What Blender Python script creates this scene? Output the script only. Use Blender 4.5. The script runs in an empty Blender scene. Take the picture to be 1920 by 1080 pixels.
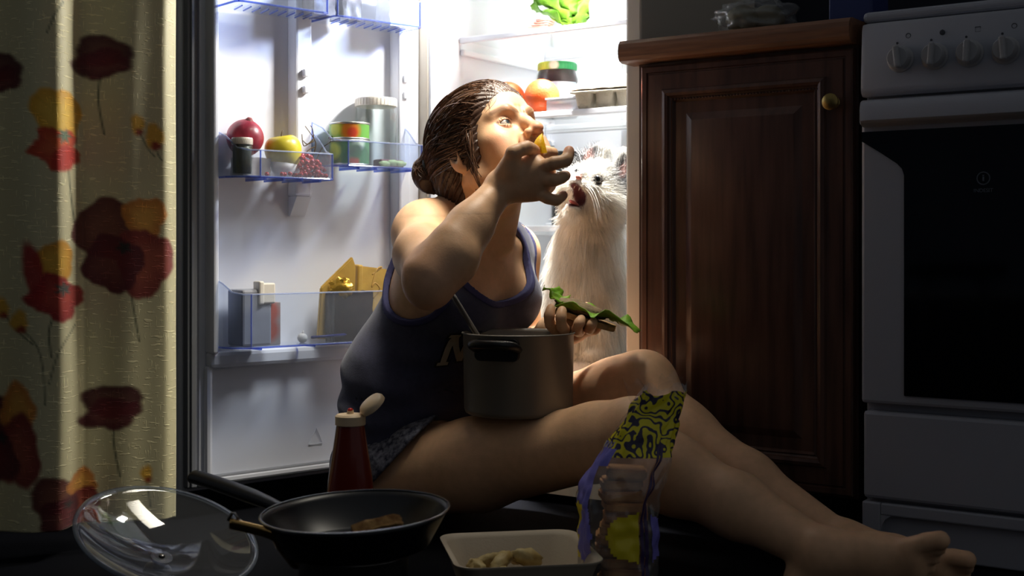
import bpy, bmesh, math, random
import numpy as np
from mathutils import Vector, Matrix, Euler, noise as mnoise

# ------------------------------------------------------------------ camera, world, lights, exposure
SC = bpy.context.scene
COL = SC.collection
CAMZ = 0.47            # height of the lens above the scene's zero
FZ = -0.055            # the kitchen floor
_cd = bpy.data.cameras.new('camera'); CAM = bpy.data.objects.new('camera', _cd); COL.objects.link(CAM)
CAM.location = (0, 0, CAMZ); CAM.rotation_euler = (math.pi/2, 0, 0)
_cd.sensor_width = 36.0; _cd.lens = 45.0; _cd.shift_y = -75/1920; _cd.clip_start = 0.05
_cd.dof.use_dof = True; _cd.dof.focus_distance = 2.32; _cd.dof.aperture_fstop = 5.0
SC.camera = CAM
SC.view_settings.view_transform = 'Standard'; SC.view_settings.look = 'None'
SC.view_settings.gamma = 1.0; SC.view_settings.use_curve_mapping = False
SC.view_settings.exposure = 0.0
_w = bpy.data.worlds.new('night'); SC.world = _w; _w.use_nodes = True
_w.node_tree.nodes['Background'].inputs[0].default_value = (0.90, 0.94, 1.0, 1)
_w.node_tree.nodes['Background'].inputs[1].default_value = 0.100

FR_L = Vector((-0.214, 2.83, 0)); FR_A = -math.radians(34.28)     # fridge: hinge corner and turn
FU = Vector((math.cos(FR_A), math.sin(FR_A), 0)); FD = Vector((-math.sin(FR_A), math.cos(FR_A), 0))
def fr(u, s, z): return FR_L + FU*u + FD*s + Vector((0, 0, z))
def area_light(name, loc, target, sx, sy, power, col, spread=180):
    l = bpy.data.lights.new(name, 'AREA'); l.shape = 'RECTANGLE'; l.size = sx; l.size_y = sy
    l.energy = power; l.color = col; l.spread = math.radians(spread)
    o = bpy.data.objects.new(name, l); COL.objects.link(o); o.location = loc
    o.rotation_euler = (Vector(target)-Vector(loc)).to_track_quat('-Z', 'Y').to_euler()
    return o
# the refrigerator's own lamps, an added back fill, an unseen key lamp
area_light('key_lamp', (-0.02, 2.29, 1.10), (-0.14, 2.34, 0.62), 0.20, 0.36, 2.0, (1.0, 0.93, 0.79), 62)  # unseen lamp placed above the open door for the light on her
area_light('refrigerator_lamp', fr(0.38, 0.04, 1.16), fr(-0.12, -0.34, 0.92), 0.16, 0.08, 4.4, (1.0, 0.98, 0.95), 92)
area_light('shelf_lamp', fr(0.36, 0.11, 1.33), fr(0.34, 0.14, 0.3), 0.16, 0.10, 10.0, (1.0, 0.98, 0.94), 42)
area_light('back_fill', fr(0.26, 0.36, 1.33), fr(0.27, 0.40, 0.3), 0.20, 0.10, 3.0, (1.0, 0.99, 0.97), 64)  # extra fill added to brighten the back wall and shelves

# ------------------------------------------------------------------ helpers
R = math.radians
def P(px, py, Y): return Vector(((px-960)/2400*Y, Y, CAMZ+(465-py)/2400*Y))
def srgb(r, g, b):
    f = lambda c: (c/255/12.92) if c/255 <= 0.04045 else ((c/255+0.055)/1.055)**2.4
    return (f(r), f(g), f(b), 1.0)

def mat(name, col, rough=0.5, metal=0.0, spec=0.5, noise=0.0, nscale=20.0, bump=0.0, bscale=60.0, trans=0.0, ior=1.45,
        coat=0.0, sss=0.0, sssr=(0.012, 0.005, 0.003), stretch=(1, 1, 1), col2=None, attr=None, sheen=0.0):
    m = bpy.data.materials.new(name); m.use_nodes = True
    nt = m.node_tree; b = nt.nodes['Principled BSDF']; L = nt.links
    b.inputs['Base Color'].default_value = col
    b.inputs['Roughness'].default_value = rough; b.inputs['Metallic'].default_value = metal
    b.inputs['Specular IOR Level'].default_value = spec
    b.inputs['Transmission Weight'].default_value = trans; b.inputs['IOR'].default_value = ior
    b.inputs['Coat Weight'].default_value = coat
    b.inputs['Sheen Weight'].default_value = sheen
    if sss:
        b.inputs['Subsurface Weight'].default_value = sss
        b.inputs['Subsurface Radius'].default_value = sssr; b.inputs['Subsurface Scale'].default_value = 1.0
    tc = nt.nodes.new('ShaderNodeTexCoord'); mp = nt.nodes.new('ShaderNodeMapping')
    mp.inputs['Scale'].default_value = stretch; L.new(tc.outputs['Object'], mp.inputs['Vector'])
    src = None
    if attr:
        a = nt.nodes.new('ShaderNodeVertexColor'); a.layer_name = attr; src = a.outputs['Color']
        L.new(src, b.inputs['Base Color'])
    if noise > 0 or col2:
        n = nt.nodes.new('ShaderNodeTexNoise'); n.inputs['Scale'].default_value = nscale; n.inputs['Detail'].default_value = 5
        L.new(mp.outputs[0], n.inputs['Vector'])
        mx = nt.nodes.new('ShaderNodeMix'); mx.data_type = 'RGBA'
        rmp = nt.nodes.new('ShaderNodeMapRange'); rmp.inputs[1].default_value = 0.35; rmp.inputs[2].default_value = 0.65
        L.new(n.outputs[0], rmp.inputs[0]); L.new(rmp.outputs[0], mx.inputs[0])
        c2 = col2 if col2 else tuple(c*(1-noise) for c in col[:3])+(1,)
        mx.inputs[6].default_value = col; mx.inputs[7].default_value = c2
        if src:
            mx.blend_type = 'MULTIPLY'; L.new(src, mx.inputs[6]); mx.inputs[7].default_value = (1-noise,)*3+(1,)
        L.new(mx.outputs[2], b.inputs['Base Color'])
    if bump > 0:
        n2 = nt.nodes.new('ShaderNodeTexNoise'); n2.inputs['Scale'].default_value = bscale; n2.inputs['Detail'].default_value = 4
        L.new(mp.outputs[0], n2.inputs['Vector'])
        bp = nt.nodes.new('ShaderNodeBump'); bp.inputs['Strength'].default_value = bump; bp.inputs['Distance'].default_value = 0.004
        L.new(n2.outputs[0], bp.inputs['Height']); L.new(bp.outputs[0], b.inputs['Normal'])
    return m

def clearmat(name, tint, rough=0.03, mixf=0.86, spec_col=(1, 1, 1, 1)):
    """thin clear plastic or film: mostly straight-through, some gloss at grazing angles"""
    m = bpy.data.materials.new(name); m.use_nodes = True; nt = m.node_tree; L = nt.links
    nt.nodes.clear()
    out = nt.nodes.new('ShaderNodeOutputMaterial'); tr = nt.nodes.new('ShaderNodeBsdfTransparent'); tr.inputs[0].default_value = tint
    gl = nt.nodes.new('ShaderNodeBsdfGlossy'); gl.inputs[0].default_value = spec_col; gl.inputs[1].default_value = rough
    fz = nt.nodes.new('ShaderNodeFresnel'); fz.inputs[0].default_value = 1.45
    df = nt.nodes.new('ShaderNodeBsdfDiffuse'); df.inputs[0].default_value = tuple(min(1, c) for c in tint[:3])+(1,)
    m1 = nt.nodes.new('ShaderNodeMixShader'); m1.inputs[0].default_value = mixf
    L.new(df.outputs[0], m1.inputs[1]); L.new(tr.outputs[0], m1.inputs[2])
    ge = nt.nodes.new('ShaderNodeNewGeometry'); iv = nt.nodes.new('ShaderNodeMath'); iv.operation = 'SUBTRACT'; iv.inputs[0].default_value = 1.0; L.new(ge.outputs['Backfacing'], iv.inputs[1])
    ml = nt.nodes.new('ShaderNodeMath'); ml.operation = 'MULTIPLY'; L.new(fz.outputs[0], ml.inputs[0]); L.new(iv.outputs[0], ml.inputs[1])   # outer skin glints, inner skin lets through
    m2 = nt.nodes.new('ShaderNodeMixShader'); L.new(ml.outputs[0], m2.inputs[0]); L.new(m1.outputs[0], m2.inputs[1]); L.new(gl.outputs[0], m2.inputs[2])
    L.new(m2.outputs[0], out.inputs[0])
    return m

def tag(o, label=None, cat=None, group=None, kind=None):
    if label: o['label'] = label
    if cat: o['category'] = cat
    if group: o['group'] = group
    if kind: o['kind'] = kind
    return o
def thing(name, label, cat, loc=(0, 0, 0), rot=(0, 0, 0), group=None):
    o = bpy.data.objects.new(name, None); COL.objects.link(o); o.location = loc; o.rotation_euler = rot
    o.empty_display_size = 0.05
    return tag(o, label, cat, group)
def link_mesh(name, me, m, parent=None, smooth=False, loc=None, rot=None):
    o = bpy.data.objects.new(name, me); COL.objects.link(o)
    if m is not None:
        for mm in (m if isinstance(m, (list, tuple)) else [m]): me.materials.append(mm)
    if parent: o.parent = parent
    if loc is not None: o.location = loc
    if rot is not None: o.rotation_euler = rot
    if smooth: me.polygons.foreach_set('use_smooth', [True]*len(me.polygons))
    return o
def obj(name, bm, m, parent=None, smooth=False, loc=None, rot=None, angle=None):
    bmesh.ops.recalc_face_normals(bm, faces=bm.faces[:])
    me = bpy.data.meshes.new(name); bm.to_mesh(me); bm.free()
    o = link_mesh(name, me, m, parent, smooth or angle is not None, loc, rot)
    if angle is not None:
        me.set_sharp_from_angle(angle=R(angle))
    return o
def copy_tree(o, parent=None):
    c = o.copy(); COL.objects.link(c)
    if parent: c.parent = parent
    for ch in list(o.children): copy_tree(ch, c)
    return c
def box(bm, lo, hi, bev=0.0, seg=2):
    t = bmesh.new()
    bmesh.ops.create_cube(t, size=1.0)
    for v in t.verts:
        v.co = Vector([lo[i]+(v.co[i]+0.5)*(hi[i]-lo[i]) for i in range(3)])
    if bev > 0:
        bmesh.ops.bevel(t, geom=t.edges[:], offset=bev, segments=seg, affect='EDGES', profile=0.5)
    me = bpy.data.meshes.new('t'); t.to_mesh(me); t.free(); bm.from_mesh(me); bpy.data.meshes.remove(me)
    return bm
def boxbm(lo, hi, bev=0.0, seg=2): return box(bmesh.new(), lo, hi, bev, seg)
def lathe(bm, prof, n=40, cx=0, cy=0, a0=0.0, a1=2*math.pi, M=None):
    """prof: list of (r,z); r==0 closes"""
    full = abs(a1-a0-2*math.pi) < 1e-6
    rings = []
    for r, z in prof:
        if r <= 1e-6:
            v = Vector((cx, cy, z)); rings.append([bm.verts.new(M @ v if M else v)])
        else:
            ring = []
            for i in range(n if full else n+1):
                a = a0+(a1-a0)*i/n; v = Vector((cx+r*math.cos(a), cy+r*math.sin(a), z))
                ring.append(bm.verts.new(M @ v if M else v))
            rings.append(ring)
    for A, B in zip(rings[:-1], rings[1:]):
        m = n if full else n
        for i in range(m):
            j = (i+1) % n if full else i+1
            if len(A) == 1 and len(B) == 1: continue
            if len(A) == 1: bm.faces.new((A[0], B[j], B[i]))
            elif len(B) == 1: bm.faces.new((A[i], A[j], B[0]))
            else: bm.faces.new((A[i], A[j], B[j], B[i]))
    return bm
def tube(bm, pts, rad, n=8, cap=True, closed=False):
    """swept tube through pts; rad scalar or list (or (a,b) oval pairs)"""
    pts = [Vector(p) for p in pts]; N = len(pts)
    rads = rad if isinstance(rad, (list, tuple)) and len(rad) == N else [rad]*N
    rings = []; up = None
    for i, p in enumerate(pts):
        if closed: t = pts[(i+1) % N]-pts[i-1]
        else: t = pts[min(i+1, N-1)]-pts[max(i-1, 0)]
        t.normalize()
        if up is None:
            up = Vector((0, 0, 1)) if abs(t.z) < 0.9 else Vector((1, 0, 0))
        s = t.cross(up).normalized(); up = s.cross(t).normalized()
        r = rads[i]; ra, rb = r if isinstance(r, (tuple, list)) else (r, r)
        rings.append([bm.verts.new(p+s*ra*math.cos(2*math.pi*k/n)+up*rb*math.sin(2*math.pi*k/n)) for k in range(n)])
    M = N if closed else N-1
    for i in range(M):
        A = rings[i]; B = rings[(i+1) % N]
        for k in range(n): bm.faces.new((A[k], A[(k+1) % n], B[(k+1) % n], B[k]))
    if cap and not closed:
        bm.faces.new(rings[0][::-1]); bm.faces.new(rings[-1])
    return bm
def spline(pts, k=6):
    pts = [Vector(p) for p in pts]; out = []
    for i in range(len(pts)-1):
        p0 = pts[max(i-1, 0)]; p1 = pts[i]; p2 = pts[i+1]; p3 = pts[min(i+2, len(pts)-1)]
        for j in range(k):
            t = j/k
            out.append(0.5*((2*p1)+(p2-p0)*t+(2*p0-5*p1+4*p2-p3)*t*t+(3*p1-p0-3*p2+p3)*t**3))
    out.append(pts[-1]); return out
def prism(bm, poly, z0, z1, M=None):
    """extrude a 2-D polygon (x,y) from z0 to z1"""
    f = (lambda v: M @ v) if M else (lambda v: v)
    a = [bm.verts.new(f(Vector((x, y, z0)))) for x, y in poly]; b = [bm.verts.new(f(Vector((x, y, z1)))) for x, y in poly]
    n = len(poly)
    bm.faces.new(a[::-1]); bm.faces.new(b)
    for i in range(n): bm.faces.new((a[i], a[(i+1) % n], b[(i+1) % n], b[i]))
    return bm
def loft(bm, rings, cap0=True, cap1=True):
    rs = [[bm.verts.new(Vector(p)) for p in r] for r in rings]
    n = len(rs[0])
    for A, B in zip(rs[:-1], rs[1:]):
        for i in range(n): bm.faces.new((A[i], A[(i+1) % n], B[(i+1) % n], B[i]))
    if cap0: bm.faces.new(rs[0][::-1])
    if cap1: bm.faces.new(rs[-1])
    return bm
def rrect(x0, y0, x1, y1, r, k=5):
    out = []
    for cx, cy, a in ((x1-r, y1-r, 0), (x0+r, y1-r, 90), (x0+r, y0+r, 180), (x1-r, y0+r, 270)):
        for i in range(k+1):
            t = R(a+90*i/k); out.append((cx+r*math.cos(t), cy+r*math.sin(t)))
    return out
def blob(bm, c, rx, ry, rz, amp=0.0, freq=8.0, seed=0, u=20, v=12, M=None):
    t = bmesh.new(); bmesh.ops.create_uvsphere(t, u_segments=u, v_segments=v, radius=1.0)
    for q in t.verts:
        d = q.co.copy(); k = 1+amp*mnoise.noise(d*freq+Vector((seed*7.3, seed*1.7, seed*3.1)))
        w = Vector((d.x*rx*k, d.y*ry*k, d.z*rz*k))
        q.co = (M @ w if M else w)+Vector(c)
    me = bpy.data.meshes.new('t'); t.to_mesh(me); t.free(); bm.from_mesh(me); bpy.data.meshes.remove(me)
    return bm
def text_obj(name, body, size, m, parent, loc, rot, ext=0.0002):
    cu = bpy.data.curves.new(name, 'FONT'); cu.body = body; cu.size = size; cu.extrude = ext; cu.align_x = 'CENTER'; cu.align_y = 'CENTER'
    t_ = bpy.data.objects.new('t', cu); COL.objects.link(t_); dg = bpy.context.evaluated_depsgraph_get(); dg.update()
    me = bpy.data.meshes.new_from_object(t_.evaluated_get(dg)); bpy.data.objects.remove(t_); me.materials.clear()
    o = bpy.data.objects.new(name, me); COL.objects.link(o); me.materials.append(m)
    o.parent = parent; o.location = loc; o.rotation_euler = rot
    return o

# ------------------------------------------------------------------ sculpting engine: smooth distance fields turned into meshes
def A3(v): return np.array(v, np.float32)
class Sculpt:
    """a list of rounded primitives, blended one after the other; mode 1 add, -1 carve"""
    def __init__(s): s.p = []
    def cone(s, a, b, ra, rb, k=0.012, mode=1, tag=0):
        a, b = A3(a), A3(b); m = max(ra, rb)
        s.p.append(('c', np.minimum(a, b)-m, np.maximum(a, b)+m, k, mode, (a, b, ra, rb), tag)); return s
    def ball(s, c, r, k=0.012, mode=1, tag=0): return s.ell(c, (r, r, r), None, k, mode, tag)
    def ell(s, c, r, ax=None, k=0.012, mode=1, tag=0):
        c, r = A3(c), A3(r); ax = np.eye(3, dtype=np.float32) if ax is None else A3(ax)
        e = np.sqrt(((ax.T*r)**2).sum(1))
        s.p.append(('e', c-e, c+e, k, mode, (c, r, ax), tag)); return s
    def chain(s, pts, rs, k=0.012, mode=1, tag=0):
        for i in range(len(pts)-1): s.cone(pts[i], pts[i+1], rs[i], rs[i+1], k, mode, tag)
        return s
    def extend(s, o): s.p += o.p; return s
    @staticmethod
    def _d(p, X):
        if p[0] == 'c':
            a, b, ra, rb = p[5]; ab = b-a; pa = X-a
            t = np.clip((pa @ ab)/max(float(ab @ ab), 1e-9), 0, 1)
            return np.sqrt(((pa-t[:, None]*ab)**2).sum(1))-(ra+(rb-ra)*t)
        c, r, ax = p[5]; q = (X-c) @ ax.T
        k0 = np.sqrt(((q/r)**2).sum(1)); k1 = np.sqrt(((q/(r*r))**2).sum(1))
        return np.where(k1 > 1e-6, k0*(k0-1)/np.maximum(k1, 1e-6), -r.min())
    def eval(s, X, prims=None):
        d = np.full(len(X), 0.5, np.float32)
        for p in (s.p if prims is None else prims):
            e = s._d(p, X); k = p[3]
            if p[4] > 0:
                h = np.maximum(k-np.abs(d-e), 0)/k; d = np.minimum(d, e)-h*h*k*0.25
            else:
                e = -e; h = np.maximum(k-np.abs(d-e), 0)/k; d = np.maximum(d, e)+h*h*k*0.25
        return d.astype(np.float32)
    def near(s, lo, hi, pad=0.03):
        return [p for p in s.p if np.all(p[1]-pad-p[3] <= hi) and np.all(p[2]+pad+p[3] >= lo)]

def mesh_field(name, lo, hi, h, f, B=24):
    """f(X, lo, hi) -> distances. Dense sparse-filled grid, naive surface nets. returns (verts, quads)"""
    lo = np.array(lo, np.float32); n = np.ceil((np.array(hi)-lo)/h).astype(int)+1
    D = np.full(n, 0.5, np.float32)
    for i in range(0, n[0], B):
        for j in range(0, n[1], B):
            for k in range(0, n[2], B):
                e = np.minimum([i+B, j+B, k+B], n)
                b0 = lo+np.array([i, j, k])*h; b1 = lo+(e-1)*h
                c = ((b0+b1)/2)[None].astype(np.float32)
                rad = float(np.linalg.norm(b1-b0))/2
                pr = f(None, b0, b1)
                if not pr: continue
                dc = float(f(c, b0, b1, pr)[0])
                if abs(dc) > rad*1.25+0.03:
                    if dc < 0: D[i:e[0], j:e[1], k:e[2]] = -0.5
                    continue
                g = np.stack(np.meshgrid(*[lo[a]+np.arange([i, j, k][a], e[a])*h for a in range(3)], indexing='ij'), -1).reshape(-1, 3).astype(np.float32)
                D[i:e[0], j:e[1], k:e[2]] = f(g, b0, b1, pr).reshape(e[0]-i, e[1]-j, e[2]-k)
    S = D < 0
    cnt = np.zeros(np.array(D.shape)-1, np.uint8)
    for a in (0, 1):
        for b in (0, 1):
            for c in (0, 1): cnt += S[a:D.shape[0]-1+a, b:D.shape[1]-1+b, c:D.shape[2]-1+c]
    act = (cnt > 0) & (cnt < 8)
    idx = np.argwhere(act); ids = np.full(act.shape, -1, np.int32); ids[act] = np.arange(len(idx))
    corners = [(a, b, c) for a in (0, 1) for b in (0, 1) for c in (0, 1)]
    V = {c: D[idx[:, 0]+c[0], idx[:, 1]+c[1], idx[:, 2]+c[2]] for c in corners}
    acc = np.zeros((len(idx), 3)); num = np.zeros(len(idx))
    for c in corners:
        for ax in range(3):
            if c[ax] == 0:
                c2 = list(c); c2[ax] = 1; c2 = tuple(c2)
                v0, v1 = V[c], V[c2]; x = (v0 < 0) != (v1 < 0)
                t = np.where(x, v0/np.where(x, v0-v1, 1), 0)
                pos = np.tile(np.array(c, float), (len(idx), 1)); pos[:, ax] += t
                acc += pos*x[:, None]; num += x
    verts = lo+(idx+acc/num[:, None])*h
    quads = []
    for ax in range(3):
        s0 = [slice(None)]*3; s1 = [slice(None)]*3; s0[ax] = slice(0, -1); s1[ax] = slice(1, None)
        ch = S[tuple(s0)] != S[tuple(s1)]
        e = np.argwhere(ch); o1, o2 = (ax+1) % 3, (ax+2) % 3
        ok = (e[:, o1] > 0) & (e[:, o2] > 0) & (e[:, o1] < act.shape[o1]) & (e[:, o2] < act.shape[o2])
        e = e[ok]
        def cell(d1, d2):
            q = e.copy(); q[:, o1] -= d1; q[:, o2] -= d2
            return ids[q[:, 0], q[:, 1], q[:, 2]]
        q = np.stack([cell(1, 1), cell(0, 1), cell(0, 0), cell(1, 0)], 1)
        fl = ~S[e[:, 0], e[:, 1], e[:, 2]]
        q[fl] = q[fl][:, ::-1]
        quads.append(q[(q >= 0).all(1)])
    return verts, np.concatenate(quads)
def np_mesh(name, verts, faces, smooth=True):
    me = bpy.data.meshes.new(name); nv, nf = len(verts), len(faces); k = faces.shape[1]
    me.vertices.add(nv); me.vertices.foreach_set('co', np.asarray(verts, np.float32).ravel())
    me.loops.add(nf*k); me.loops.foreach_set('vertex_index', faces.astype(np.int32).ravel())
    me.polygons.add(nf); me.polygons.foreach_set('loop_start', np.arange(0, nf*k, k, dtype=np.int32))
    me.polygons.foreach_set('loop_total', np.full(nf, k, np.int32))
    me.polygons.foreach_set('use_smooth', np.full(nf, smooth))
    me.update(); me.validate()
    return me
def vcol(me, cols, name='Col'):
    a = me.color_attributes.new(name, 'FLOAT_COLOR', 'POINT')
    c = np.ones((len(me.vertices), 4), np.float32); c[:, :3] = cols; a.data.foreach_set('color', c.ravel())
def sfield(S):
    def f(X, lo, hi, pr=None):
        if X is None: return S.near(lo, hi)
        return S.eval(X, pr)
    return f
# ------------------------------------------------------------------ materials of the place
M_floor = mat('dark floor', srgb(12, 13, 18), 0.85, spec=0.08, noise=0.3, nscale=6)
M_wall = mat('dim wall paint', srgb(36, 40, 52), 0.85, noise=0.08, nscale=4)
M_white = mat('white enamel', srgb(206, 208, 214), 0.32, spec=0.5)
M_liner = mat('white liner plastic', srgb(228, 230, 236), 0.38, spec=0.4)
M_cab_out = mat('refrigerator outer paint', srgb(205, 196, 180), 0.4)
M_gasket = mat('grey rubber gasket', srgb(120, 122, 126), 0.6)
M_blue = clearmat('blue plastic edge', (0.36, 0.45, 0.84, 1), 0.1, 0.80)
M_edge = clearmat('pale plastic edge', (0.74, 0.80, 0.95, 1), 0.06, 0.72)
M_bin = clearmat('clear bin plastic', (0.88, 0.92, 0.99, 1), 0.04, 0.955)
M_glass = clearmat('shelf glass', (0.965, 0.975, 0.97, 1), 0.03, 0.90)
M_film = clearmat('clear film', (0.97, 0.97, 0.97, 1), 0.08, 0.95)
M_black = mat('black plastic', srgb(20, 20, 22), 0.4)
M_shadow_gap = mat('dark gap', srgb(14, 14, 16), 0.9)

def rot_frame(v): return v

# ------------------------------------------------------------------ room shell
def quadbox(name, a, b, thick_dir, th, z0, z1, m, kind='structure', parent=None):
    a, b, t = Vector(a), Vector(b), Vector(thick_dir).normalized()*th
    bm = bmesh.new(); pts = [a, b, b+t, a+t]
    prism(bm, [(p.x, p.y) for p in pts], z0, z1)
    o = obj(name, bm, m, parent); tag(o, kind=kind); return o
bm = bmesh.new(); box(bm, (-2.6, -0.6, FZ-0.05), (2.8, 4.6, FZ))
tag(obj('floor', bm, M_floor), kind='structure')
BW0 = fr(-1.2, 0.66, 0); BW1 = fr(2.3, 0.66, 0)
quadbox('wall_back', BW0, BW1, FD, 0.1, FZ, 2.3, M_wall)
quadbox('wall_left', BW0, BW0-FD*2.6, -FU, 0.1, FZ, 2.3, M_wall)
# the far side of the kitchen, behind the lens: seen only mirrored in the oven glass
FW0, FW1 = Vector((-2.64, 1.1, 0)), Vector((0.1, -2.0, 0)); FWN = Vector((0.75, 0.66, 0))
quadbox('wall_front', FW0, FW1, -FWN, 0.1, FZ, 2.3, mat('pale blue wall paint', srgb(150, 164, 186), 0.8))
quadbox('trim_1', FW0, FW1, FWN, 0.02, 0.27, 0.30, M_white)
quadbox('baseboard_front', FW0, FW1, FWN, 0.012, FZ, 0.27, mat('dark panelling', srgb(30, 26, 26), 0.6))
stool = thing('stool', 'dark padded stool mirrored in the oven door glass', 'stool', (-1.10, 0.54, FZ), (0, 0, 0.7))
bm = bmesh.new(); lathe(bm, [(0, 0.425), (0.15, 0.425), (0.165, 0.435), (0.168, 0.455), (0.155, 0.472), (0, 0.478)], 40); obj('seat', bm, mat('black vinyl', srgb(26, 24, 26), 0.5), stool, angle=40)
for a in (45, 135, 225, 315):
    bm = bmesh.new(); ca, sa = math.cos(R(a)), math.sin(R(a)); tube(bm, [(0.10*ca, 0.10*sa, 0.427), (0.135*ca, 0.135*sa, 0.40), (0.165*ca, 0.165*sa, 0.001)], 0.011, 10); obj('leg', bm, mat('grey steel leg', srgb(120, 120, 124), 0.3, metal=0.8), stool, smooth=True)

# ------------------------------------------------------------------ refrigerator
fridge = thing('refrigerator', 'open white refrigerator lit from inside, its shelves behind the woman and cat', 'refrigerator', FR_L, (0, 0, FR_A))
UW, UI0, UI1, SD = 0.566, 0.035, 0.532, 0.50
bm = bmesh.new()
box(bm, (0, 0, FZ+0.02), (UI0, 0.55, 1.42), 0.004); box(bm, (UI1, 0, FZ+0.02), (UW, 0.55, 1.42), 0.004)
box(bm, (UI0, SD, FZ+0.02), (UI1, 0.55, 1.42)); box(bm, (UI0, 0, 1.36), (UI1, SD, 1.42)); box(bm, (UI0, 0, FZ+0.02), (UI1, SD, 0.02))
cabinet_shell = obj('cabinet_shell', bm, M_cab_out, fridge)
bm = bmesh.new()   # the moulded white liner
t = 0.006
box(bm, (UI0, 0.004, 0.02), (UI0+t, SD, 1.36)); box(bm, (UI1-t, 0.012, 0.02), (UI1, SD, 1.36))
box(bm, (UI0+t, SD-t, 0.02), (UI1-t, SD, 1.36)); box(bm, (UI0+t, 0.004, 1.354), (UI1-t, SD, 1.36)); box(bm, (UI0+t, 0.004, 0.02), (UI1-t, SD, 0.026))
for z in (0.50, 0.724, 0.905, 1.12):   # shelf ledges on both side walls
    for x0, x1 in ((UI0+t, UI0+t+0.012), (UI1-t-0.012, UI1-t)): box(bm, (x0, 0.11, z), (x1, SD-t, z+0.014), 0.003)
box(bm, (0.25, SD-t-0.02, 0.3), (0.31, SD-t, 1.3), 0.008)   # air channel on the back wall
obj('liner', bm, M_liner, fridge)
bm = bmesh.new(); box(bm, (0.2, 0.16, 1.345), (0.36, 0.26, 1.354), 0.003); obj('lamp_cover', bm, M_glass, fridge)
def shelf(z, s0, s1, trimh=0.012):
    bm = bmesh.new(); box(bm, (UI0+0.010, s0+0.006, z-0.005), (UI1-0.010, s1, z)); sh = obj('glass_shelf', bm, M_glass, fridge)
    bm = bmesh.new(); box(bm, (UI0+0.009, s0, z-trimh), (UI1-0.009, s0+0.012, z+0.002), 0.003)
    box(bm, (UI0+0.009, s1, z-0.010), (UI1-0.009, s1+0.01, z+0.012), 0.003)
    obj('shelf_trim', bm, M_liner, sh)
shelf(0.763, 0.104, 0.46); shelf(0.944, 0.104, 0.46); shelf(0.52, 0.27, 0.46); shelf(0.235, 0.02, 0.46, 0.02)
for k, (x0, x1) in enumerate(((UI0+0.014, 0.278), (0.286, UI1-0.014))):   # salad drawers under the lowest shelf
    bm = bmesh.new(); box(bm, (x0, 0.03, 0.03), (x1, 0.45, 0.205), 0.01)
    dr = obj('salad_drawer', bm, mat('frosted drawer plastic', srgb(196, 200, 206), 0.35), fridge)
    bm = bmesh.new(); box(bm, (x0+0.02, 0.012, 0.165), (x1-0.02, 0.032, 0.188), 0.005); obj('drawer_grip', bm, M_liner, dr)

# the door, swung open to the left
DA = math.radians(41.27); DW = 0.56
DU = Vector((math.cos(DA), math.sin(DA), 0)); DN = Vector((-math.sin(DA), math.cos(DA), 0))   # towards the hinge; out of its outer face
DE = FR_L - DU*DW
def dr_w(x, y, z): return DE+DU*x+DN*y+Vector((0, 0, z))
DH0, DH1 = -0.004, 1.42
Rz = Matrix.Rotation(DA-FR_A, 4, 'Z')
doff = Matrix.Rotation(-FR_A, 4, 'Z') @ (DE-FR_L)
bm = bmesh.new(); box(bm, (0, 0.012, DH0), (DW-0.004, 0.062, DH1), 0.006)
door = obj('door', bm, M_white, fridge, loc=doff, rot=(0, 0, DA-FR_A))
bm = bmesh.new()
for x0, x1 in ((0.008, 0.03),):
    box(bm, (x0, -0.008, DH0+0.01), (x1, 0.012, DH1-0.01), 0.004); box(bm, (x0+0.006, -0.013, DH0+0.012), (x1-0.006, -0.008, DH1-0.012), 0.002)
box(bm, (0.03, -0.008, DH0+0.01), (DW-0.034, 0.012, DH0+0.03), 0.004)
obj('gasket', bm, M_gasket, door)
bm = boxbm((DW-0.036, -0.0145, DH0+0.01), (DW-0.0005, 0.012, DH1-0.01), 0.004); obj('hinge_side_gasket', bm, M_liner, door)
bm = bmesh.new()
box(bm, (0.038, 0.002, DH0+0.02), (DW-0.04, 0.012, DH1-0.02))                    # liner sheet
box(bm, (0.050, -0.034, 0.265), (0.062, 0.004, DH1-0.03), 0.004)                 # left dike
box(bm, (0.492, -0.034, 0.265), (0.522, 0.004, DH1-0.03), 0.005)                  # right dike
box(bm, (0.236, -0.030, 0.575), (0.275, 0.004, DH1-0.03), 0.005)                 # middle post
prism(bm, [(-0.030, 0.575), (0.004, 0.575), (0.004, 0.535), (-0.004, 0.535)], 0.238, 0.273,
      Matrix(((0, 0, 1, 0), (1, 0, 0, 0), (0, 1, 0, 0), (0, 0, 0, 1))))
box(bm, (0.050, -0.022, 0.236), (0.522, 0.004, 0.268), 0.008)                    # step under the lowest bin
box(bm, (0.046, -0.014, 0.012), (0.060, 0.004, 0.24), 0.006); box(bm, (0.500, -0.014, 0.012), (0.52, 0.004, 0.24), 0.006)
box(bm, (0.046, -0.009, 0.008), (0.52, 0.004, 0.024), 0.005)
obj('door_liner', bm, M_liner, door)
for x in (0.256, 0.507):
    for z in ((0.826, 0.792) if x < 0.4 else (0.836, 0.80)):
        bm = boxbm((x-0.006, -0.040, z-0.008), (x+0.006, -0.028, z+0.008), 0.003); obj('bin_hook', bm, M_liner, door)
bm = bmesh.new(); tube(bm, [(0.286, 0, 0.064), (0.318, 0, 0.064), (0.303, 0, 0.096)], 0.0011, 6, closed=True)
obj('moulded_triangle', bm, M_liner, door)

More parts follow.
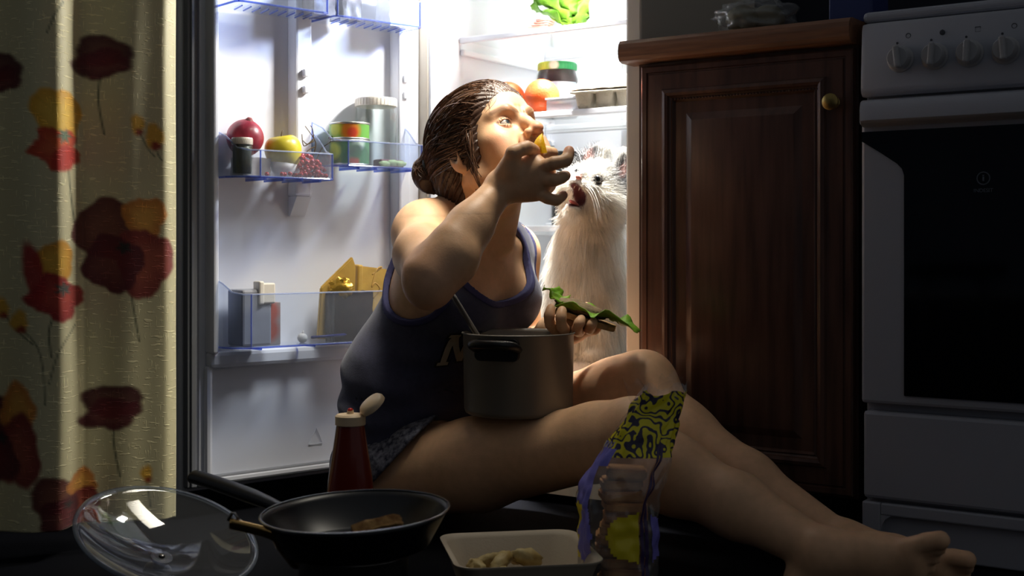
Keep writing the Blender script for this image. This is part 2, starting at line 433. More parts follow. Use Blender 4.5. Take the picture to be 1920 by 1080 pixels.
def door_bin(x0, x1, z0, hf, hb, depth, cham_l, cham_r, slots=False, name='door_bin'):
    """open-topped clear bin hooked on the door: wall swept round, high at the back, low in front"""
    y1 = -depth; pl = []
    def corner(xa, sgn, c):
        if c > 0.02: return [(xa, -0.004), (xa, -depth*0.5), (xa+sgn*c*0.25, -depth*0.72), (xa+sgn*c*0.6, -depth*0.92), (xa+sgn*c, y1)]
        return [(xa, -0.004), (xa, -depth*0.3), (xa, -depth*0.5), (xa, -depth*0.7), (xa, y1+0.012), (xa+sgn*0.004, y1+0.003), (xa+sgn*0.014, y1)]
    pl = corner(x0, 1, cham_l)+[((x0+x1)/2, y1)]+corner(x1, -1, cham_r)[::-1]
    def top(y):
        t = min(max((-y-depth*0.25)/(depth*0.6), 0), 1); t = t*t*(3-2*t); return z0+hb+(hf-hb)*t
    bm = bmesh.new(); T = 0.0024; cx = (x0+x1)/2; n = len(pl)
    def inn(i):
        x, y = pl[i]; p = Vector(pl[max(i-1, 0)]); q = Vector(pl[min(i+1, n-1)]); d = (q-p).normalized(); nn = Vector((-d.y, d.x))
        if nn.dot(Vector((cx-x, -depth*0.4-y))) < 0: nn = -nn
        return x+nn.x*T, y+nn.y*T
    O0 = [bm.verts.new((x, y, z0)) for x, y in pl]; O1 = [bm.verts.new((x, y, top(y))) for x, y in pl]
    I0 = [bm.verts.new((*inn(i), z0+T)) for i in range(n)]; I1 = [bm.verts.new((*inn(i), top(pl[i][1]))) for i in range(n)]
    for i in range(n-1):
        bm.faces.new((O0[i], O0[i+1], O1[i+1], O1[i])); bm.faces.new((I0[i+1], I0[i], I1[i], I1[i+1])); bm.faces.new((O1[i], O1[i+1], I1[i+1], I1[i]))
    bm.faces.new(O0[::-1]); bm.faces.new(I0)
    for f in bm.faces: f.material_index = 0
    nf = len(bm.faces)
    edge = bmesh.new()
    tube(edge, [(x, y, top(y)) for x, y in pl], 0.0016, 6); n_pale = len(edge.faces); tube(edge, [(x, y, z0+0.001) for x, y in pl], 0.0022, 6)
    tube(edge, [(x0, -0.004, z0), (x0, -0.004, top(-0.004))], 0.0045, 6); tube(edge, [(x1, -0.004, z0), (x1, -0.004, top(-0.004))], 0.0035, 6)
    q = pl[4] if cham_l > .02 else pl[5]; tube(edge, [(q[0], q[1], z0), (q[0], q[1], top(q[1]))], 0.0016, 6)
    k = 5 if cham_r <= .02 else 4
    tube(edge, [(*pl[n-1-k], z0), (*pl[n-1-k], top(pl[n-1-k][1]))], 0.0022, 6)
    if slots:
        m = 9
        for i in range(m):
            x = x0+0.03+(x1-x0-0.05)*i/(m-1); tube(edge, [(x-0.006, -depth*0.75, z0-0.002), (x+0.004, -depth*0.30, z0-0.002)], 0.0016, 5)
    else:
        for i in range(4):
            x = x0+0.06+(x1-x0-0.09)*i/3; box(edge, (x, -depth+0.01, z0-0.005), (x+0.004, -0.02, z0))
    for q_, f in enumerate(edge.faces): f.material_index = 2 if q_ < n_pale else 1
    me = bpy.data.meshes.new('t'); edge.to_mesh(me); edge.free(); bm.from_mesh(me)
    bm.faces.ensure_lookup_table()
    o = obj('door_bin', bm, [M_bin, M_blue, M_edge], door); return o
BINS = dict(ul=(0.062, 0.268, 0.938, 0.055, 0.10, 0.105), ur=(0.285, 0.500, 0.936, 0.055, 0.10, 0.105),
            ml=(0.066, 0.280, 0.606, 0.052, 0.096, 0.105), mr=(0.286, 0.508, 0.636, 0.052, 0.096, 0.100), lo=(0.062, 0.516, 0.277, 0.104, 0.136, 0.095))
door_bin(*BINS['ul'], 0.01, 0.01, True); door_bin(*BINS['ur'], 0.01, 0.01, True)
door_bin(*BINS['ml'], 0.045, 0.01); door_bin(*BINS['mr'], 0.03, 0.01); door_bin(*BINS['lo'], 0.035, 0.01)
# helpers that put a thing into the door or onto a shelf where a sight line meets it
def door_x(px, y):
    k = (px-960)/2400; o = DE+DN*y; return (k*o.y-o.x)/(DU.x-k*DU.y)
def fr_u(px, s):
    k = (px-960)/2400; o = FR_L+FD*s; return (k*o.y-o.x)/(FU.x-k*FU.y)
def door_p(px, y, z): return dr_w(door_x(px, y), y, z)
def fr_p(px, s, z): return fr(fr_u(px, s), s, z)

# ------------------------------------------------------------------ kitchen cabinet, worktop, stove (all in line with the refrigerator)
M_wood = mat('cherry wood', srgb(96, 68, 56), 0.30, spec=0.5, col2=srgb(70, 48, 40), nscale=9, stretch=(6, 6, 0.5), bump=0.05, bscale=40)
M_wood_d = mat('dark cherry wood', srgb(80, 58, 48), 0.38, col2=srgb(60, 43, 37), nscale=9, stretch=(6, 6, 0.5))
M_top = mat('wood print worktop', srgb(140, 98, 70), 0.4, col2=srgb(112, 76, 54), nscale=14, stretch=(0.6, 8, 8))
M_brass = mat('aged brass', srgb(140, 120, 70), 0.35, metal=0.9)
C0 = Vector((0.203, 2.46, 0))                   # front left corner of the worktop
CFRONT = 0.026                                  # how far the cabinet stands back
worktop = thing('worktop', 'brown wood print worktop with rounded front edge on the cherry cabinet', 'worktop', C0, (0, 0, FR_A))
bm = bmesh.new(); prof = [(0.56, 0.826), (0.016, 0.826), (0.006, 0.829), (0.001, 0.836), (0, 0.846), (0, 0.852), (0.002, 0.861), (0.008, 0.868), (0.018, 0.870), (0.56, 0.870)]
loft(bm, [[(x, y, z) for y, z in prof] for x in (0.0148, 0.456)]); loft(bm, [[(x, min(y, 0.066), z) for y, z in prof] for x in (0.0016, 0.0148)]); obj('slab', bm, M_top, worktop)
bm = bmesh.new(); loft(bm, [[(x, min(y, 0.066)*0.999+0.0005, z) for y, z in prof] for x in (0, 0.0016)]); obj('edge_band', bm, M_black, worktop)
cab = thing('base_cabinet', 'cherry wood kitchen base cabinet with a raised panel door beside the stove', 'cabinet', C0+FD*CFRONT, (0, 0, FR_A))
CX0, CX1 = 0.022, 0.457
bm = bmesh.new(); box(bm, (CX0, 0.02, 0.03), (CX1, 0.54, 0.8255)); obj('body', bm, M_wood_d, cab)
bm = bmesh.new(); box(bm, (CX0, 0.07, FZ), (CX1, 0.5, 0.03)); obj('plinth', bm, M_shadow_gap, cab)
# door: two stiles and two rails with mitred mouldings, a raised panel, a brass knob
dx0, dx1, dz0, dz1 = CX0+0.014, CX1-0.004, 0.036, 0.818
W = 0.072
bm = bmesh.new(); box(bm, (dx0+0.05, 0.006, dz0+0.05), (dx1-0.05, 0.016, dz1-0.05)); cdoor = obj('cabinet_door', bm, M_wood, cab)
def frame_ring(bm, prof):
    """prof: (inset from the door's edge, y) ; a mitred frame of that section"""
    loops = []
    for ins, y in prof:
        loops.append([bm.verts.new(v) for v in ((dx0+ins, y, dz0+ins), (dx1-ins, y, dz0+ins), (dx1-ins, y, dz1-ins), (dx0+ins, y, dz1-ins))])
    for A, B in zip(loops[:-1], loops[1:]):
        for i in range(4): bm.faces.new((A[i], A[(i+1) % 4], B[(i+1) % 4], B[i]))
    return loops
sec = [(0, 0.018), (0, 0.003), (0.003, 0), (0.012, 0), (0.0135, 0.003), (0.016, 0.003), (0.0175, 0), (0.046, -0.001), (0.049, -0.006), (0.055, -0.008), (0.060, -0.006),
       (0.062, -0.001), (0.065, 0.001), (0.068, -0.001), (0.070, 0.002), (0.074, 0.010), (0.076, 0.012)]
for side in range(4):
    bm = bmesh.new(); loops = [[(dx0+i, y, dz0+i), (dx1-i, y, dz0+i), (dx1-i, y, dz1-i), (dx0+i, y, dz1-i)] for i, y in sec]
    a, b = side, (side+1) % 4
    vs = [(bm.verts.new(l[a]), bm.verts.new(l[b])) for l in loops]
    for p, q in zip(vs[:-1], vs[1:]): bm.faces.new((p[0], p[1], q[1], q[0]))
    obj('rail' if side in (0, 2) else 'stile', bm, M_wood, cdoor, angle=25)
# carved bead line in the top rail
bm = bmesh.new()
for i in range(46):
    x = dx0+0.066+i*(dx1-dx0-0.132)/45; box(bm, (x, -0.002, dz1-0.0680), (x+0.0035, 0.003, dz1-0.0645), 0.0008, 1)
tag(obj('carved_beading', bm, M_wood, cdoor), kind='stuff')
bm = bmesh.new(); L0 = frame_ring(bm, [(0.077, 0.012), (0.082, 0.011), (0.086, 0.009), (0.106, 0.001), (0.109, 0.0)]); bm.faces.new(L0[-1])
obj('raised_panel', bm, M_wood, cdoor, angle=20)
kz, kx = 0.724, dx1-0.030
bm = bmesh.new(); lathe(bm, [(0, 0), (0.009, 0), (0.010, 0.003), (0.006, 0.006), (0.005, 0.014), (0.010, 0.018), (0.0145, 0.022), (0.0145, 0.026), (0.010, 0.030), (0, 0.031)], 24,
                        M=Matrix.Translation((kx, -0.003, kz)) @ Matrix.Rotation(math.pi/2, 4, 'X'))
obj('knob', bm, M_brass, cdoor, angle=40)

# stove
M_stove = mat('stove enamel', srgb(158, 160, 168), 0.28, spec=0.5)
M_knobm = mat('stove knob plastic', srgb(156, 156, 158), 0.35)
M_oven_glass = mat('black oven glass', srgb(8, 10, 14), 0.06, spec=0.5)
M_mark = mat('dark grey print', srgb(60, 62, 68), 0.5)
M_mark2 = mat('pale grey print', srgb(92, 100, 112), 0.5)
S0 = C0+FU*0.474-FD*0.004
stove = thing('stove', 'white electric stove with a row of knobs and a dark glass oven door', 'stove', S0, (0, 0, FR_A))
SWD = 0.50
bm = bmesh.new(); box(bm, (0.004, 0.03, FZ+0.01), (SWD, 0.53, 0.855), 0.004); obj('body', bm, M_stove, stove)
bm = bmesh.new(); box(bm, (0.0, 0.02, 0.857), (SWD, 0.55, 0.876), 0.008, 3); obj('hob_top', bm, M_stove, stove)
bm = bmesh.new()   # control panel, slightly tilted and rounded
prof = [(0.05, 0.728), (0.008, 0.728), (0.001, 0.733), (-0.002, 0.742), (0.006, 0.846), (0.010, 0.853), (0.018, 0.855), (0.05, 0.855)]
loft(bm, [[(x, (y-0.05)*k+0.05, zc+(z-zc)*kk) for y, z in prof] for zc, x, k, kk in ((0.79, 0.0, 0.72, 0.95), (0.79, 0.004, 0.93, 0.985), (0.79, 0.012, 1, 1), (0.79, SWD-0.012, 1, 1), (0.79, SWD, 0.8, 0.97))])
panel = obj('control_panel', bm, M_stove, stove, angle=35)
for i in range(6):
    kx = 0.072+i*0.0555*1.02; Mx = Matrix.Translation((kx, 0.0015, 0.787)) @ Matrix.Rotation(math.pi/2-0.076, 4, 'X')
    bm = bmesh.new(); lathe(bm, [(0, -0.002), (0.0225, -0.002), (0.0225, 0.002), (0.0195, 0.004), (0.0185, 0.016), (0.0165, 0.019), (0, 0.0195)], 28, M=Mx)
    kn = obj('knob', bm, M_knobm, stove, angle=35)
    bm = bmesh.new(); box(bm, (-0.0048, -0.019, 0.010), (0.0048, 0.019, 0.028), 0.003)
    g = obj('knob_grip', bm, M_knobm, kn); g.matrix_local = Mx @ Matrix.Rotation(R((8, -4, -3, 5, 0, 0)[i]), 4, 'Z')
    bm = bmesh.new(); lathe(bm, [(0, 0), (0.002, 0), (0.002, 0.0006), (0, 0.0006)], 10, M=Matrix.Translation((kx-0.006, 0.0035, 0.815)) @ Matrix.Rotation(math.pi/2, 4, 'X')); obj('pointer_dot', bm, M_mark, panel)
    # printed symbol over each knob: a small ring or square with a bar under it
    bm = bmesh.new(); sx = kx+0.012
    if i == 1: box(bm, (sx-0.001, 0.0042, 0.821), (sx+0.001, 0.0050, 0.831)); box(bm, (sx-0.005, 0.0042, 0.8185), (sx+0.006, 0.0048, 0.820))
    elif i == 2: tube(bm, [(sx-0.004, 0.0046, 0.822), (sx+0.004, 0.0046, 0.822), (sx+0.004, 0.0046, 0.830), (sx-0.004, 0.0046, 0.830)], 0.0007, 5, closed=True)
    else:
        tube(bm, [(sx+0.004*math.cos(R(a)), 0.0046, 0.826+0.004*math.sin(R(a))) for a in range(0, 360, 30)], 0.0007, 5, closed=True); box(bm, (sx-0.005, 0.0042, 0.8185), (sx+0.006, 0.0048, 0.820))
    obj('printed_symbol', bm, M_mark, panel)
bm = bmesh.new(); lathe(bm, [(0, 0), (0.0045, 0), (0.0045, 0.001), (0.003, 0.0015), (0, 0.0015)], 16, M=Matrix.Translation((0.1405, 0.0042, 0.826)) @ Matrix.Rotation(math.pi/2, 4, 'X')); obj('pilot_lamp', bm, M_mark, panel)
# oven door with a full width handle
bm = bmesh.new(); box(bm, (0.003, 0.004, 0.205), (SWD, 0.034, 0.722), 0.006); odoor = obj('oven_door', bm, M_stove, stove)
bm = bmesh.new()   # glass: cut corner at the top left, square below
gl = [(0.078, 0.222), (SWD-0.01, 0.222), (SWD-0.01, 0.668), (0.006, 0.668), (0.006, 0.652), (0.040, 0.630), (0.066, 0.612), (0.0745, 0.603), (0.078, 0.592)]
prism(bm, gl, -0.004, 0.0, Matrix(((1, 0, 0, 0), (0, 0, -1, 0), (0, 1, 0, 0), (0, 0, 0, 1))) @ Matrix.Translation((0, 0, -0.001)))
ogl = obj('oven_glass', bm, M_oven_glass, odoor)
bm = bmesh.new()
hp = [(-0.004, 0.676), (-0.030, 0.680), (-0.036, 0.684), (-0.036, 0.705), (-0.030, 0.716), (-0.018, 0.720), (0.006, 0.720), (0.006, 0.676)]
loft(bm, [[(x, 0.006+(y-0.006)*k, z) for y, z in hp] for x, k in ((0.008, 0.55), (0.014, 0.92), (0.028, 1.0), (SWD, 1.0))]); obj('oven_handle', bm, M_stove, odoor, angle=35)
bm = bmesh.new(); tube(bm, [(0.207+0.010*math.cos(R(a)), 0.0, 0.583+0.010*math.sin(R(a))) for a in range(0, 360, 15)], 0.0009, 5, closed=True)
box(bm, (0.2058, -0.001, 0.5785), (0.2082, 0.0015, 0.5855)); box(bm, (0.2058, -0.001, 0.5868), (0.2082, 0.0015, 0.5885))
obj('maker_emblem', bm, M_mark2, odoor)
text_obj('maker_name', 'INDESIT', 0.0085, M_mark2, odoor, (0.207, -0.0005, 0.563), (math.pi/2, 0, 0))
bm = bmesh.new(); box(bm, (0.006, 0.006, 0.043), (SWD, 0.034, 0.192), 0.006); obj('drawer_front', bm, M_stove, stove)
bm = bmesh.new()   # base panel with its shallow rounded recess
outer = [(0.004, FZ+0.004), (SWD, FZ+0.004), (SWD, 0.037), (0.004, 0.037)]
box(bm, (0.004, 0.020, FZ+0.004), (SWD, 0.034, 0.037), 0.003)
for lo, hi in (((0.004, 0.006, FZ+0.004), (0.036, 0.022, 0.037)), ((0.036, 0.006, 0.016), (SWD, 0.022, 0.037))): box(bm, lo, hi, 0.003)
obj('base_panel', bm, M_stove, stove)
bm = bmesh.new(); prism(bm, [(0.036, 0.0165), (0.036, -0.012), (0.0385, 0.0), (0.0445, 0.010), (0.054, 0.0165)], 0.007, 0.021, Matrix(((1, 0, 0, 0), (0, 0, 1, 0), (0, 1, 0, 0), (0, 0, 0, 1))))
obj('recess_corner', bm, M_stove, stove)
# ------------------------------------------------------------------ curtain: gathered folds, woven slubs, printed poppies
def make_curtain():
    A = np.array([-0.606, 2.30]); Bv = np.array([-0.896, 2.155])-A; Bl = np.linalg.norm(Bv); dirv = Bv/Bl; nrm = np.array([0.447, -0.894])
    Lc, z0, z1, h = 0.80, -0.012, 1.30, 0.0032
    ns, nz = int(Lc/h)+1, int((z1-z0)/h)+1
    s = np.linspace(0, Lc, ns)[None, :].repeat(nz, 0); z = np.linspace(z0, z1, nz)[:, None].repeat(ns, 1)
    lam = 0.165; ph = (s+0.001+0.006*np.sin(z*2.1)+0.004*np.sin(z*5+1))/lam
    fr_ = ph-np.floor(ph)                       # each fold: a rounded arch, sharp valley between
    arch = np.sqrt(np.clip(1-(2*fr_-1)**2, 0, 1))
    skew = np.sin(np.pi*fr_)**0.8
    amp = np.where(np.floor(ph) < 1, 0.020, 0.058)+0.004*np.sin(z*1.7+np.floor(ph)*2.0)
    sw = 0.5-0.5*np.cos(np.pi*np.minimum((1-fr_)/(1-np.where(np.floor(ph) < 1, 0.19, 0.30)), fr_/np.where(np.floor(ph) < 1, 0.19, 0.30)))   # crest near the right side of each fold
    off = amp*(0.15*arch+0.85*sw)+0.003*np.sin(2*np.pi*fr_*2+z*1.2)*skew+0.0015*np.sin(z*14+s*30)
    off += 0.010*np.sin(s*9+0.5)
    X = A[0]+dirv[0]*s+nrm[0]*off; Y = A[1]+dirv[1]*s+nrm[1]*off
    Z = z+0.006*np.sin(s*7)*(1-(z-z0)/(z1-z0))
    px = 960+2400*X/Y; py = 465-2400*(Z-CAMZ)/Y
    col = np.zeros((nz, ns, 3)); col[:] = srgb(214, 204, 160)[:3]
    # woven slubs: short pale strokes across and along the cloth
    rng = np.random.RandomState(4)
    def find(a, b):
        k = np.argmin((px-a)**2+(py-b)**2); return s.ravel()[k], z.ravel()[k]
    def blend(m, c): col[:] = col*(1-m[..., None])+np.array(srgb(*c)[:3])*m[..., None]
    def sm(d, w): return np.clip(0.5-d/w, 0, 1)
    def petal(cx, cy, rx, ry, ang, c, lob=3, la=0.10, seed=0, c2=None):
        u = -(s-cx); v = z-cy; ca, sa = math.cos(R(ang)), math.sin(R(ang)); a, b = (u*ca+v*sa)/rx, (-u*sa+v*ca)/ry
        th = np.arctan2(b, a); r = np.sqrt(a*a+b*b)
        rad = 1+la*np.sin(lob*th+seed)+la*0.3*np.sin((lob*2+1)*th+seed*2.3)+la*0.12*np.sin((lob*4+3)*th+seed*5)
        m = sm((r-rad)*min(rx, ry), 0.006)
        blend(m*0.95, c)
        if c2: blend(m*np.clip((r/rad-0.35)*1.5, 0, 1)*0.85, c2)
        blend(m*np.clip(np.sin(th*9+seed)+r*0.3-0.9, 0, 1)*0.5, tuple(int(q*0.7) for q in c))
    def stem(pts, w, c=(60, 70, 50)):
        P2 = [find(*p) for p in pts]
        P2 = [(p.x, p.y) for p in spline([(a, b, 0) for a, b in P2], 8)]
        d = np.full(s.shape, 9.0)
        for (a, b), (c_, e) in zip(P2[:-1], P2[1:]):
            ux, uy = c_-a, e-b; L = ux*ux+uy*uy+1e-9; t = np.clip(((s-a)*ux+(z-b)*uy)/L, 0, 1)
            d = np.minimum(d, np.hypot(s-a-t*ux, z-b-t*uy))
        blend(sm(d-w, 0.003)*0.85, c)
    K = 0.00100      # metres of cloth for a unit of the sizes below
    def poppy(x, y, w, hgt, kind, sd, st=None):
        cx, cy = find(x, y); w *= K; hgt *= K*0.92
        if st: stem(st, 0.0016)
        if kind == 'dark':
            petal(cx, cy+hgt*0.18, w*0.42, hgt*0.36, 0, (92, 40, 34), 3, 0.10, sd, (70, 24, 28)); petal(cx, cy-hgt*0.12, w*0.40, hgt*0.34, 8, (104, 30, 34), 4, 0.12, sd+1, (78, 20, 28)); petal(cx+w*0.36, cy-hgt*0.30, w*0.16, hgt*0.12, -30, (84, 30, 30), 2, 0.1, sd)
        elif kind == 'bright':
            petal(cx-w*0.02, cy+hgt*0.20, w*0.40, hgt*0.36, 20, (244, 196, 70), 3, 0.12, sd, (226, 160, 44)); petal(cx, cy-hgt*0.20, w*0.40, hgt*0.24, -8, (216, 92, 44), 5, 0.16, sd+2, (190, 50, 34)); petal(cx-w*0.12, cy-hgt*0.33, w*0.22, hgt*0.16, 30, (196, 52, 36), 2, 0.12, sd)
            petal(cx-w*0.12, cy-hgt*0.05, w*0.10, hgt*0.07, 0, (90, 120, 90), 6, 0.3, sd)
        elif kind == 'red':
            petal(cx+w*0.02, cy+hgt*0.26, w*0.26, hgt*0.25, 0, (232, 176, 56), 3, 0.10, sd, (208, 140, 40)); petal(cx+w*0.30, cy+hgt*0.12, w*0.14, hgt*0.34, 12, (168, 42, 40), 2, 0.12, sd); petal(cx, cy-hgt*0.18, w*0.38, hgt*0.26, -15, (184, 52, 40), 4, 0.14, sd+1, (146, 32, 36))
            petal(cx-w*0.08, cy-hgt*0.08, w*0.09, hgt*0.07, 0, (70, 80, 70), 6, 0.3, sd)
        elif kind == 'big':
            petal(cx+w*0.18, cy+hgt*0.18, w*0.30, hgt*0.30, 0, (118, 58, 44), 3, 0.10, sd, (92, 42, 36)); petal(cx-w*0.20, cy+hgt*0.30, w*0.20, hgt*0.22, 0, (226, 160, 66), 3, 0.14, sd+2, (200, 116, 50)); petal(cx-w*0.20, cy-hgt*0.14, w*0.27, hgt*0.34, 0, (158, 66, 48), 3, 0.12, sd+3, (120, 42, 40)); petal(cx+w*0.10, cy-hgt*0.16, w*0.28, hgt*0.28, 20, (104, 34, 36), 4, 0.10, sd+4, (84, 26, 32)); petal(cx, cy, w*0.06, hgt*0.05, 0, (40, 40, 36), 5, 0.3, sd)
    def bud(x, y, rr, sd, st):
        stem(st, 0.0011); cx, cy = find(x, y); petal(cx, cy, rr*K*0.7, rr*K, 0, (226, 170, 54), 3, 0.1, sd); petal(cx-0.003, cy-rr*K*0.8, rr*K*0.4, rr*K*0.35, 0, (150, 50, 34), 3, 0.1, sd)
    poppy(108, 248, 100, 150, 'bright', 1, [(128, 300), (131, 350), (138, 420)])
    poppy(190, 112, 110, 80, 'dark', 2, [(187, 140), (186, 190), (196, 250)])
    poppy(2, 140, 70, 70, 'dark', 3)
    poppy(232, 465, 175, 190, 'big', 4, [(245, 535), (252, 580), (262, 640)])
    poppy(108, 532, 120, 150, 'red', 5, [(108, 580), (92, 620), (96, 670)])
    poppy(210, 765, 118, 84, 'dark', 6, [(215, 795), (212, 830), (225, 892)])
    poppy(2, 820, 120, 190, 'big', 7); poppy(128, 945, 130, 110, 'big', 8)
    bud(258, 234, 17, 1, [(260, 246), (275, 275), (290, 292)]); bud(288, 256, 22, 2, [(291, 272), (297, 290), (304, 300)])
    bud(5, 578, 16, 3, [(8, 588), (30, 620), (60, 645)]); bud(38, 603, 18, 4, [(40, 615), (70, 650), (82, 690), (84, 760)])
    bud(275, 888, 14, 5, [(276, 898), (280, 920), (282, 950)])
    stem([(118, 5), (105, 25), (90, 60)], 0.0012); stem([(140, 610), (110, 660), (92, 720)], 0.0010)
    idx = np.arange(nz*ns).reshape(nz, ns)
    F = np.stack([idx[:-1, :-1], idx[:-1, 1:], idx[1:, 1:], idx[1:, :-1]], -1).reshape(-1, 4)
    me = np_mesh('curtain', np.stack([X, Y, Z], -1).reshape(-1, 3), F); vcol(me, col.reshape(-1, 3))
    uv = me.uv_layers.new(name='cloth'); li = F.ravel()
    uv.data.foreach_set('uv', np.stack([s.ravel()[li], z.ravel()[li]], -1).astype(np.float32).ravel())
    m = bpy.data.materials.new('printed curtain cloth'); m.use_nodes = True; nt = m.node_tree; L = nt.links; b = nt.nodes['Principled BSDF']
    b.inputs['Roughness'].default_value = 0.55; b.inputs['Sheen Weight'].default_value = 0.15; b.inputs['Specular IOR Level'].default_value = 0.35
    vc = nt.nodes.new('ShaderNodeVertexColor'); vc.layer_name = 'Col'
    uvn = nt.nodes.new('ShaderNodeUVMap'); uvn.uv_map = 'cloth'
    def slub(sx, sy, lo, hi):
        mp = nt.nodes.new('ShaderNodeMapping'); mp.inputs['Scale'].default_value = (sx, sy, 1); L.new(uvn.outputs[0], mp.inputs[0])
        n = nt.nodes.new('ShaderNodeTexNoise'); n.inputs['Scale'].default_value = 1; n.inputs['Detail'].default_value = 2; L.new(mp.outputs[0], n.inputs[0])
        r = nt.nodes.new('ShaderNodeMapRange'); r.inputs[1].default_value = lo; r.inputs[2].default_value = hi; L.new(n.outputs[0], r.inputs[0]); return r.outputs[0]
    a = slub(46, 210, 0.60, 0.66); c = slub(300, 40, 0.635, 0.70)
    mxm = nt.nodes.new('ShaderNodeMath'); mxm.operation = 'MAXIMUM'; L.new(a, mxm.inputs[0]); L.new(c, mxm.inputs[1])
    mx = nt.nodes.new('ShaderNodeMix'); mx.data_type = 'RGBA'; L.new(vc.outputs[0], mx.inputs[6]); br = nt.nodes.new('ShaderNodeVectorMath'); br.operation = 'SCALE'; br.inputs['Scale'].default_value = 1.42; L.new(vc.outputs[0], br.inputs[0]); L.new(br.outputs[0], mx.inputs[7])
    sc_ = nt.nodes.new('ShaderNodeMath'); sc_.operation = 'MULTIPLY'; sc_.inputs[1].default_value = 0.9; L.new(mxm.outputs[0], sc_.inputs[0])
    L.new(sc_.outputs[0], mx.inputs[0]); L.new(mx.outputs[2], b.inputs['Base Color'])
    bp = nt.nodes.new('ShaderNodeBump'); bp.inputs['Strength'].default_value = 0.4; bp.inputs['Distance'].default_value = 0.002; L.new(mxm.outputs[0], bp.inputs['Height']); L.new(bp.outputs[0], b.inputs['Normal'])
    o = link_mesh('curtain', me, m); o.modifiers.new('thickness', 'SOLIDIFY').thickness = 0.0008
    tag(o, 'cream curtain printed with red and yellow poppies hanging at the left', 'curtain')
make_curtain()
# ------------------------------------------------------------------ the woman
def V(*a): return Vector(a)
HS = 1.07
HO = V(-0.0385, 2.345, 0.637)                        # between the ears
_yaw, _pit = R(-45), R(30)
H_r = V(-math.sin(R(45)), -math.cos(R(45)), 0)       # her right
H_f = V(math.cos(R(45))*math.cos(_pit), -math.sin(R(45))*math.cos(_pit), math.sin(_pit))
H_u = H_r.cross(H_f)
def hd(x, y, z): return HO+(H_r*x+H_f*y+H_u*z)*HS
HAX = [H_r, H_f, H_u]
def axes(u, v):
    u = u.normalized(); w = u.cross(v).normalized(); v = w.cross(u).normalized(); return [u, v, w]

F2 = V(0.75, -0.66, 0); L2 = V(0.66, 0.75, 0)        # chest forward, her left
PEL = P(768, 868, 2.50); BEL = P(766, 730, 2.47); RIB = P(852, 565, 2.45); NB = P(878, 425, 2.42)
SR = P(797, 440, 2.32); SL = P(962, 476, 2.55)
HR = P(740, 892, 2.42); HLp = HR+V(0.37, 0.93, 0.0)*0.19
KR = P(1185, 818, 2.13); KL = P(1200, 722, 2.36)
AR = P(1548, 1040, 1.87); AL = P(1585, 1022, 2.05)
ER = P(806, 522, 2.07); WR = P(938, 352, 2.17)
EL = P(985, 684, 2.53); WL = P(1034, 620, 2.415)
UPT = (RIB-BEL).normalized()
TAX = axes(L2, F2); TAX2 = [L2, UPT.cross(L2).normalized()*-1, UPT]
def torso(S, g=0.0):
    S.ell(PEL, (0.162+g, 0.114+g, 0.104+g), [L2, F2, V(0, 0, 1)], 0.03)
    S.ell(BEL, (0.132+g, 0.108+g, 0.15+g), [L2, F2, V(0, 0, 1)], 0.06)
    S.ell(RIB, (0.146+g, 0.108+g, 0.165+g), TAX2, 0.06)
    S.cone(SR*0.82+SL*0.18-V(0, 0, 0.015), SL*0.82+SR*0.18-V(0, 0, 0.015), 0.062+g, 0.062+g, 0.05)
    for s in (-1, 1): S.ell(RIB+L2*0.066*s+F2*0.080+V(0, 0, 0.005), (0.058+g, 0.05+g, 0.055+g), [L2, F2, V(0, 0, 1)], 0.03)
    return S
BODY = Sculpt()
torso(BODY)
BODY.cone(NB-V(0, 0, 0.02), hd(0, -0.022, -0.03), 0.062, 0.054, 0.03)                     # neck
BODY.cone(hd(0, 0.018, -0.05), NB+F2*0.045-V(0, 0, 0.02), 0.040, 0.036, 0.03)             # throat
for s in (SR, SL): BODY.cone(NB+V(0, 0, 0.035), s+V(0, 0, 0.018), 0.040, 0.034, 0.035)     # trapezius
NOT = NB+F2*0.083-V(0, 0, 0.035)
for s in (SR, SL):
    m = NOT*0.5+s*0.5+F2*0.014+V(0, 0, 0.006); BODY.chain([NOT+(s-NOT)*0.06, m, s+V(0, 0, 0.02)], [0.009, 0.010, 0.012], 0.02)
for s in (-1, 1): BODY.cone(hd(0.05*s, -0.022, -0.045), NOT+(SR-NOT)*0.08*s, 0.014, 0.010, 0.025)   # neck muscles
# right arm, raised with the elbow towards the lens
BODY.ball(SR, 0.056, 0.03)
BODY.chain([SR, SR*0.5+ER*0.5-V(0.006, 0, 0), ER], [0.051, 0.047, 0.040], 0.03)
fa = WR-ER
BODY.chain([ER, ER+fa*0.25+V(0.004, -0.006, -0.004), ER+fa*0.55, WR], [0.040, 0.0425, 0.035, 0.0255], 0.025)
BODY.ball(ER+V(-0.002, -0.010, -0.018), 0.030, 0.02)
BODY.cone(ER+fa*0.30+V(0, -0.012, 0.022), ER+fa*0.75+V(0, -0.008, 0.008), 0.022, 0.014, 0.02)
# left arm, behind the pot
BODY.ball(SL, 0.046, 0.03); BODY.chain([SL, EL], [0.047, 0.038], 0.03); BODY.chain([EL, EL*0.6+WL*0.4, WL], [0.037, 0.038, 0.025], 0.02)
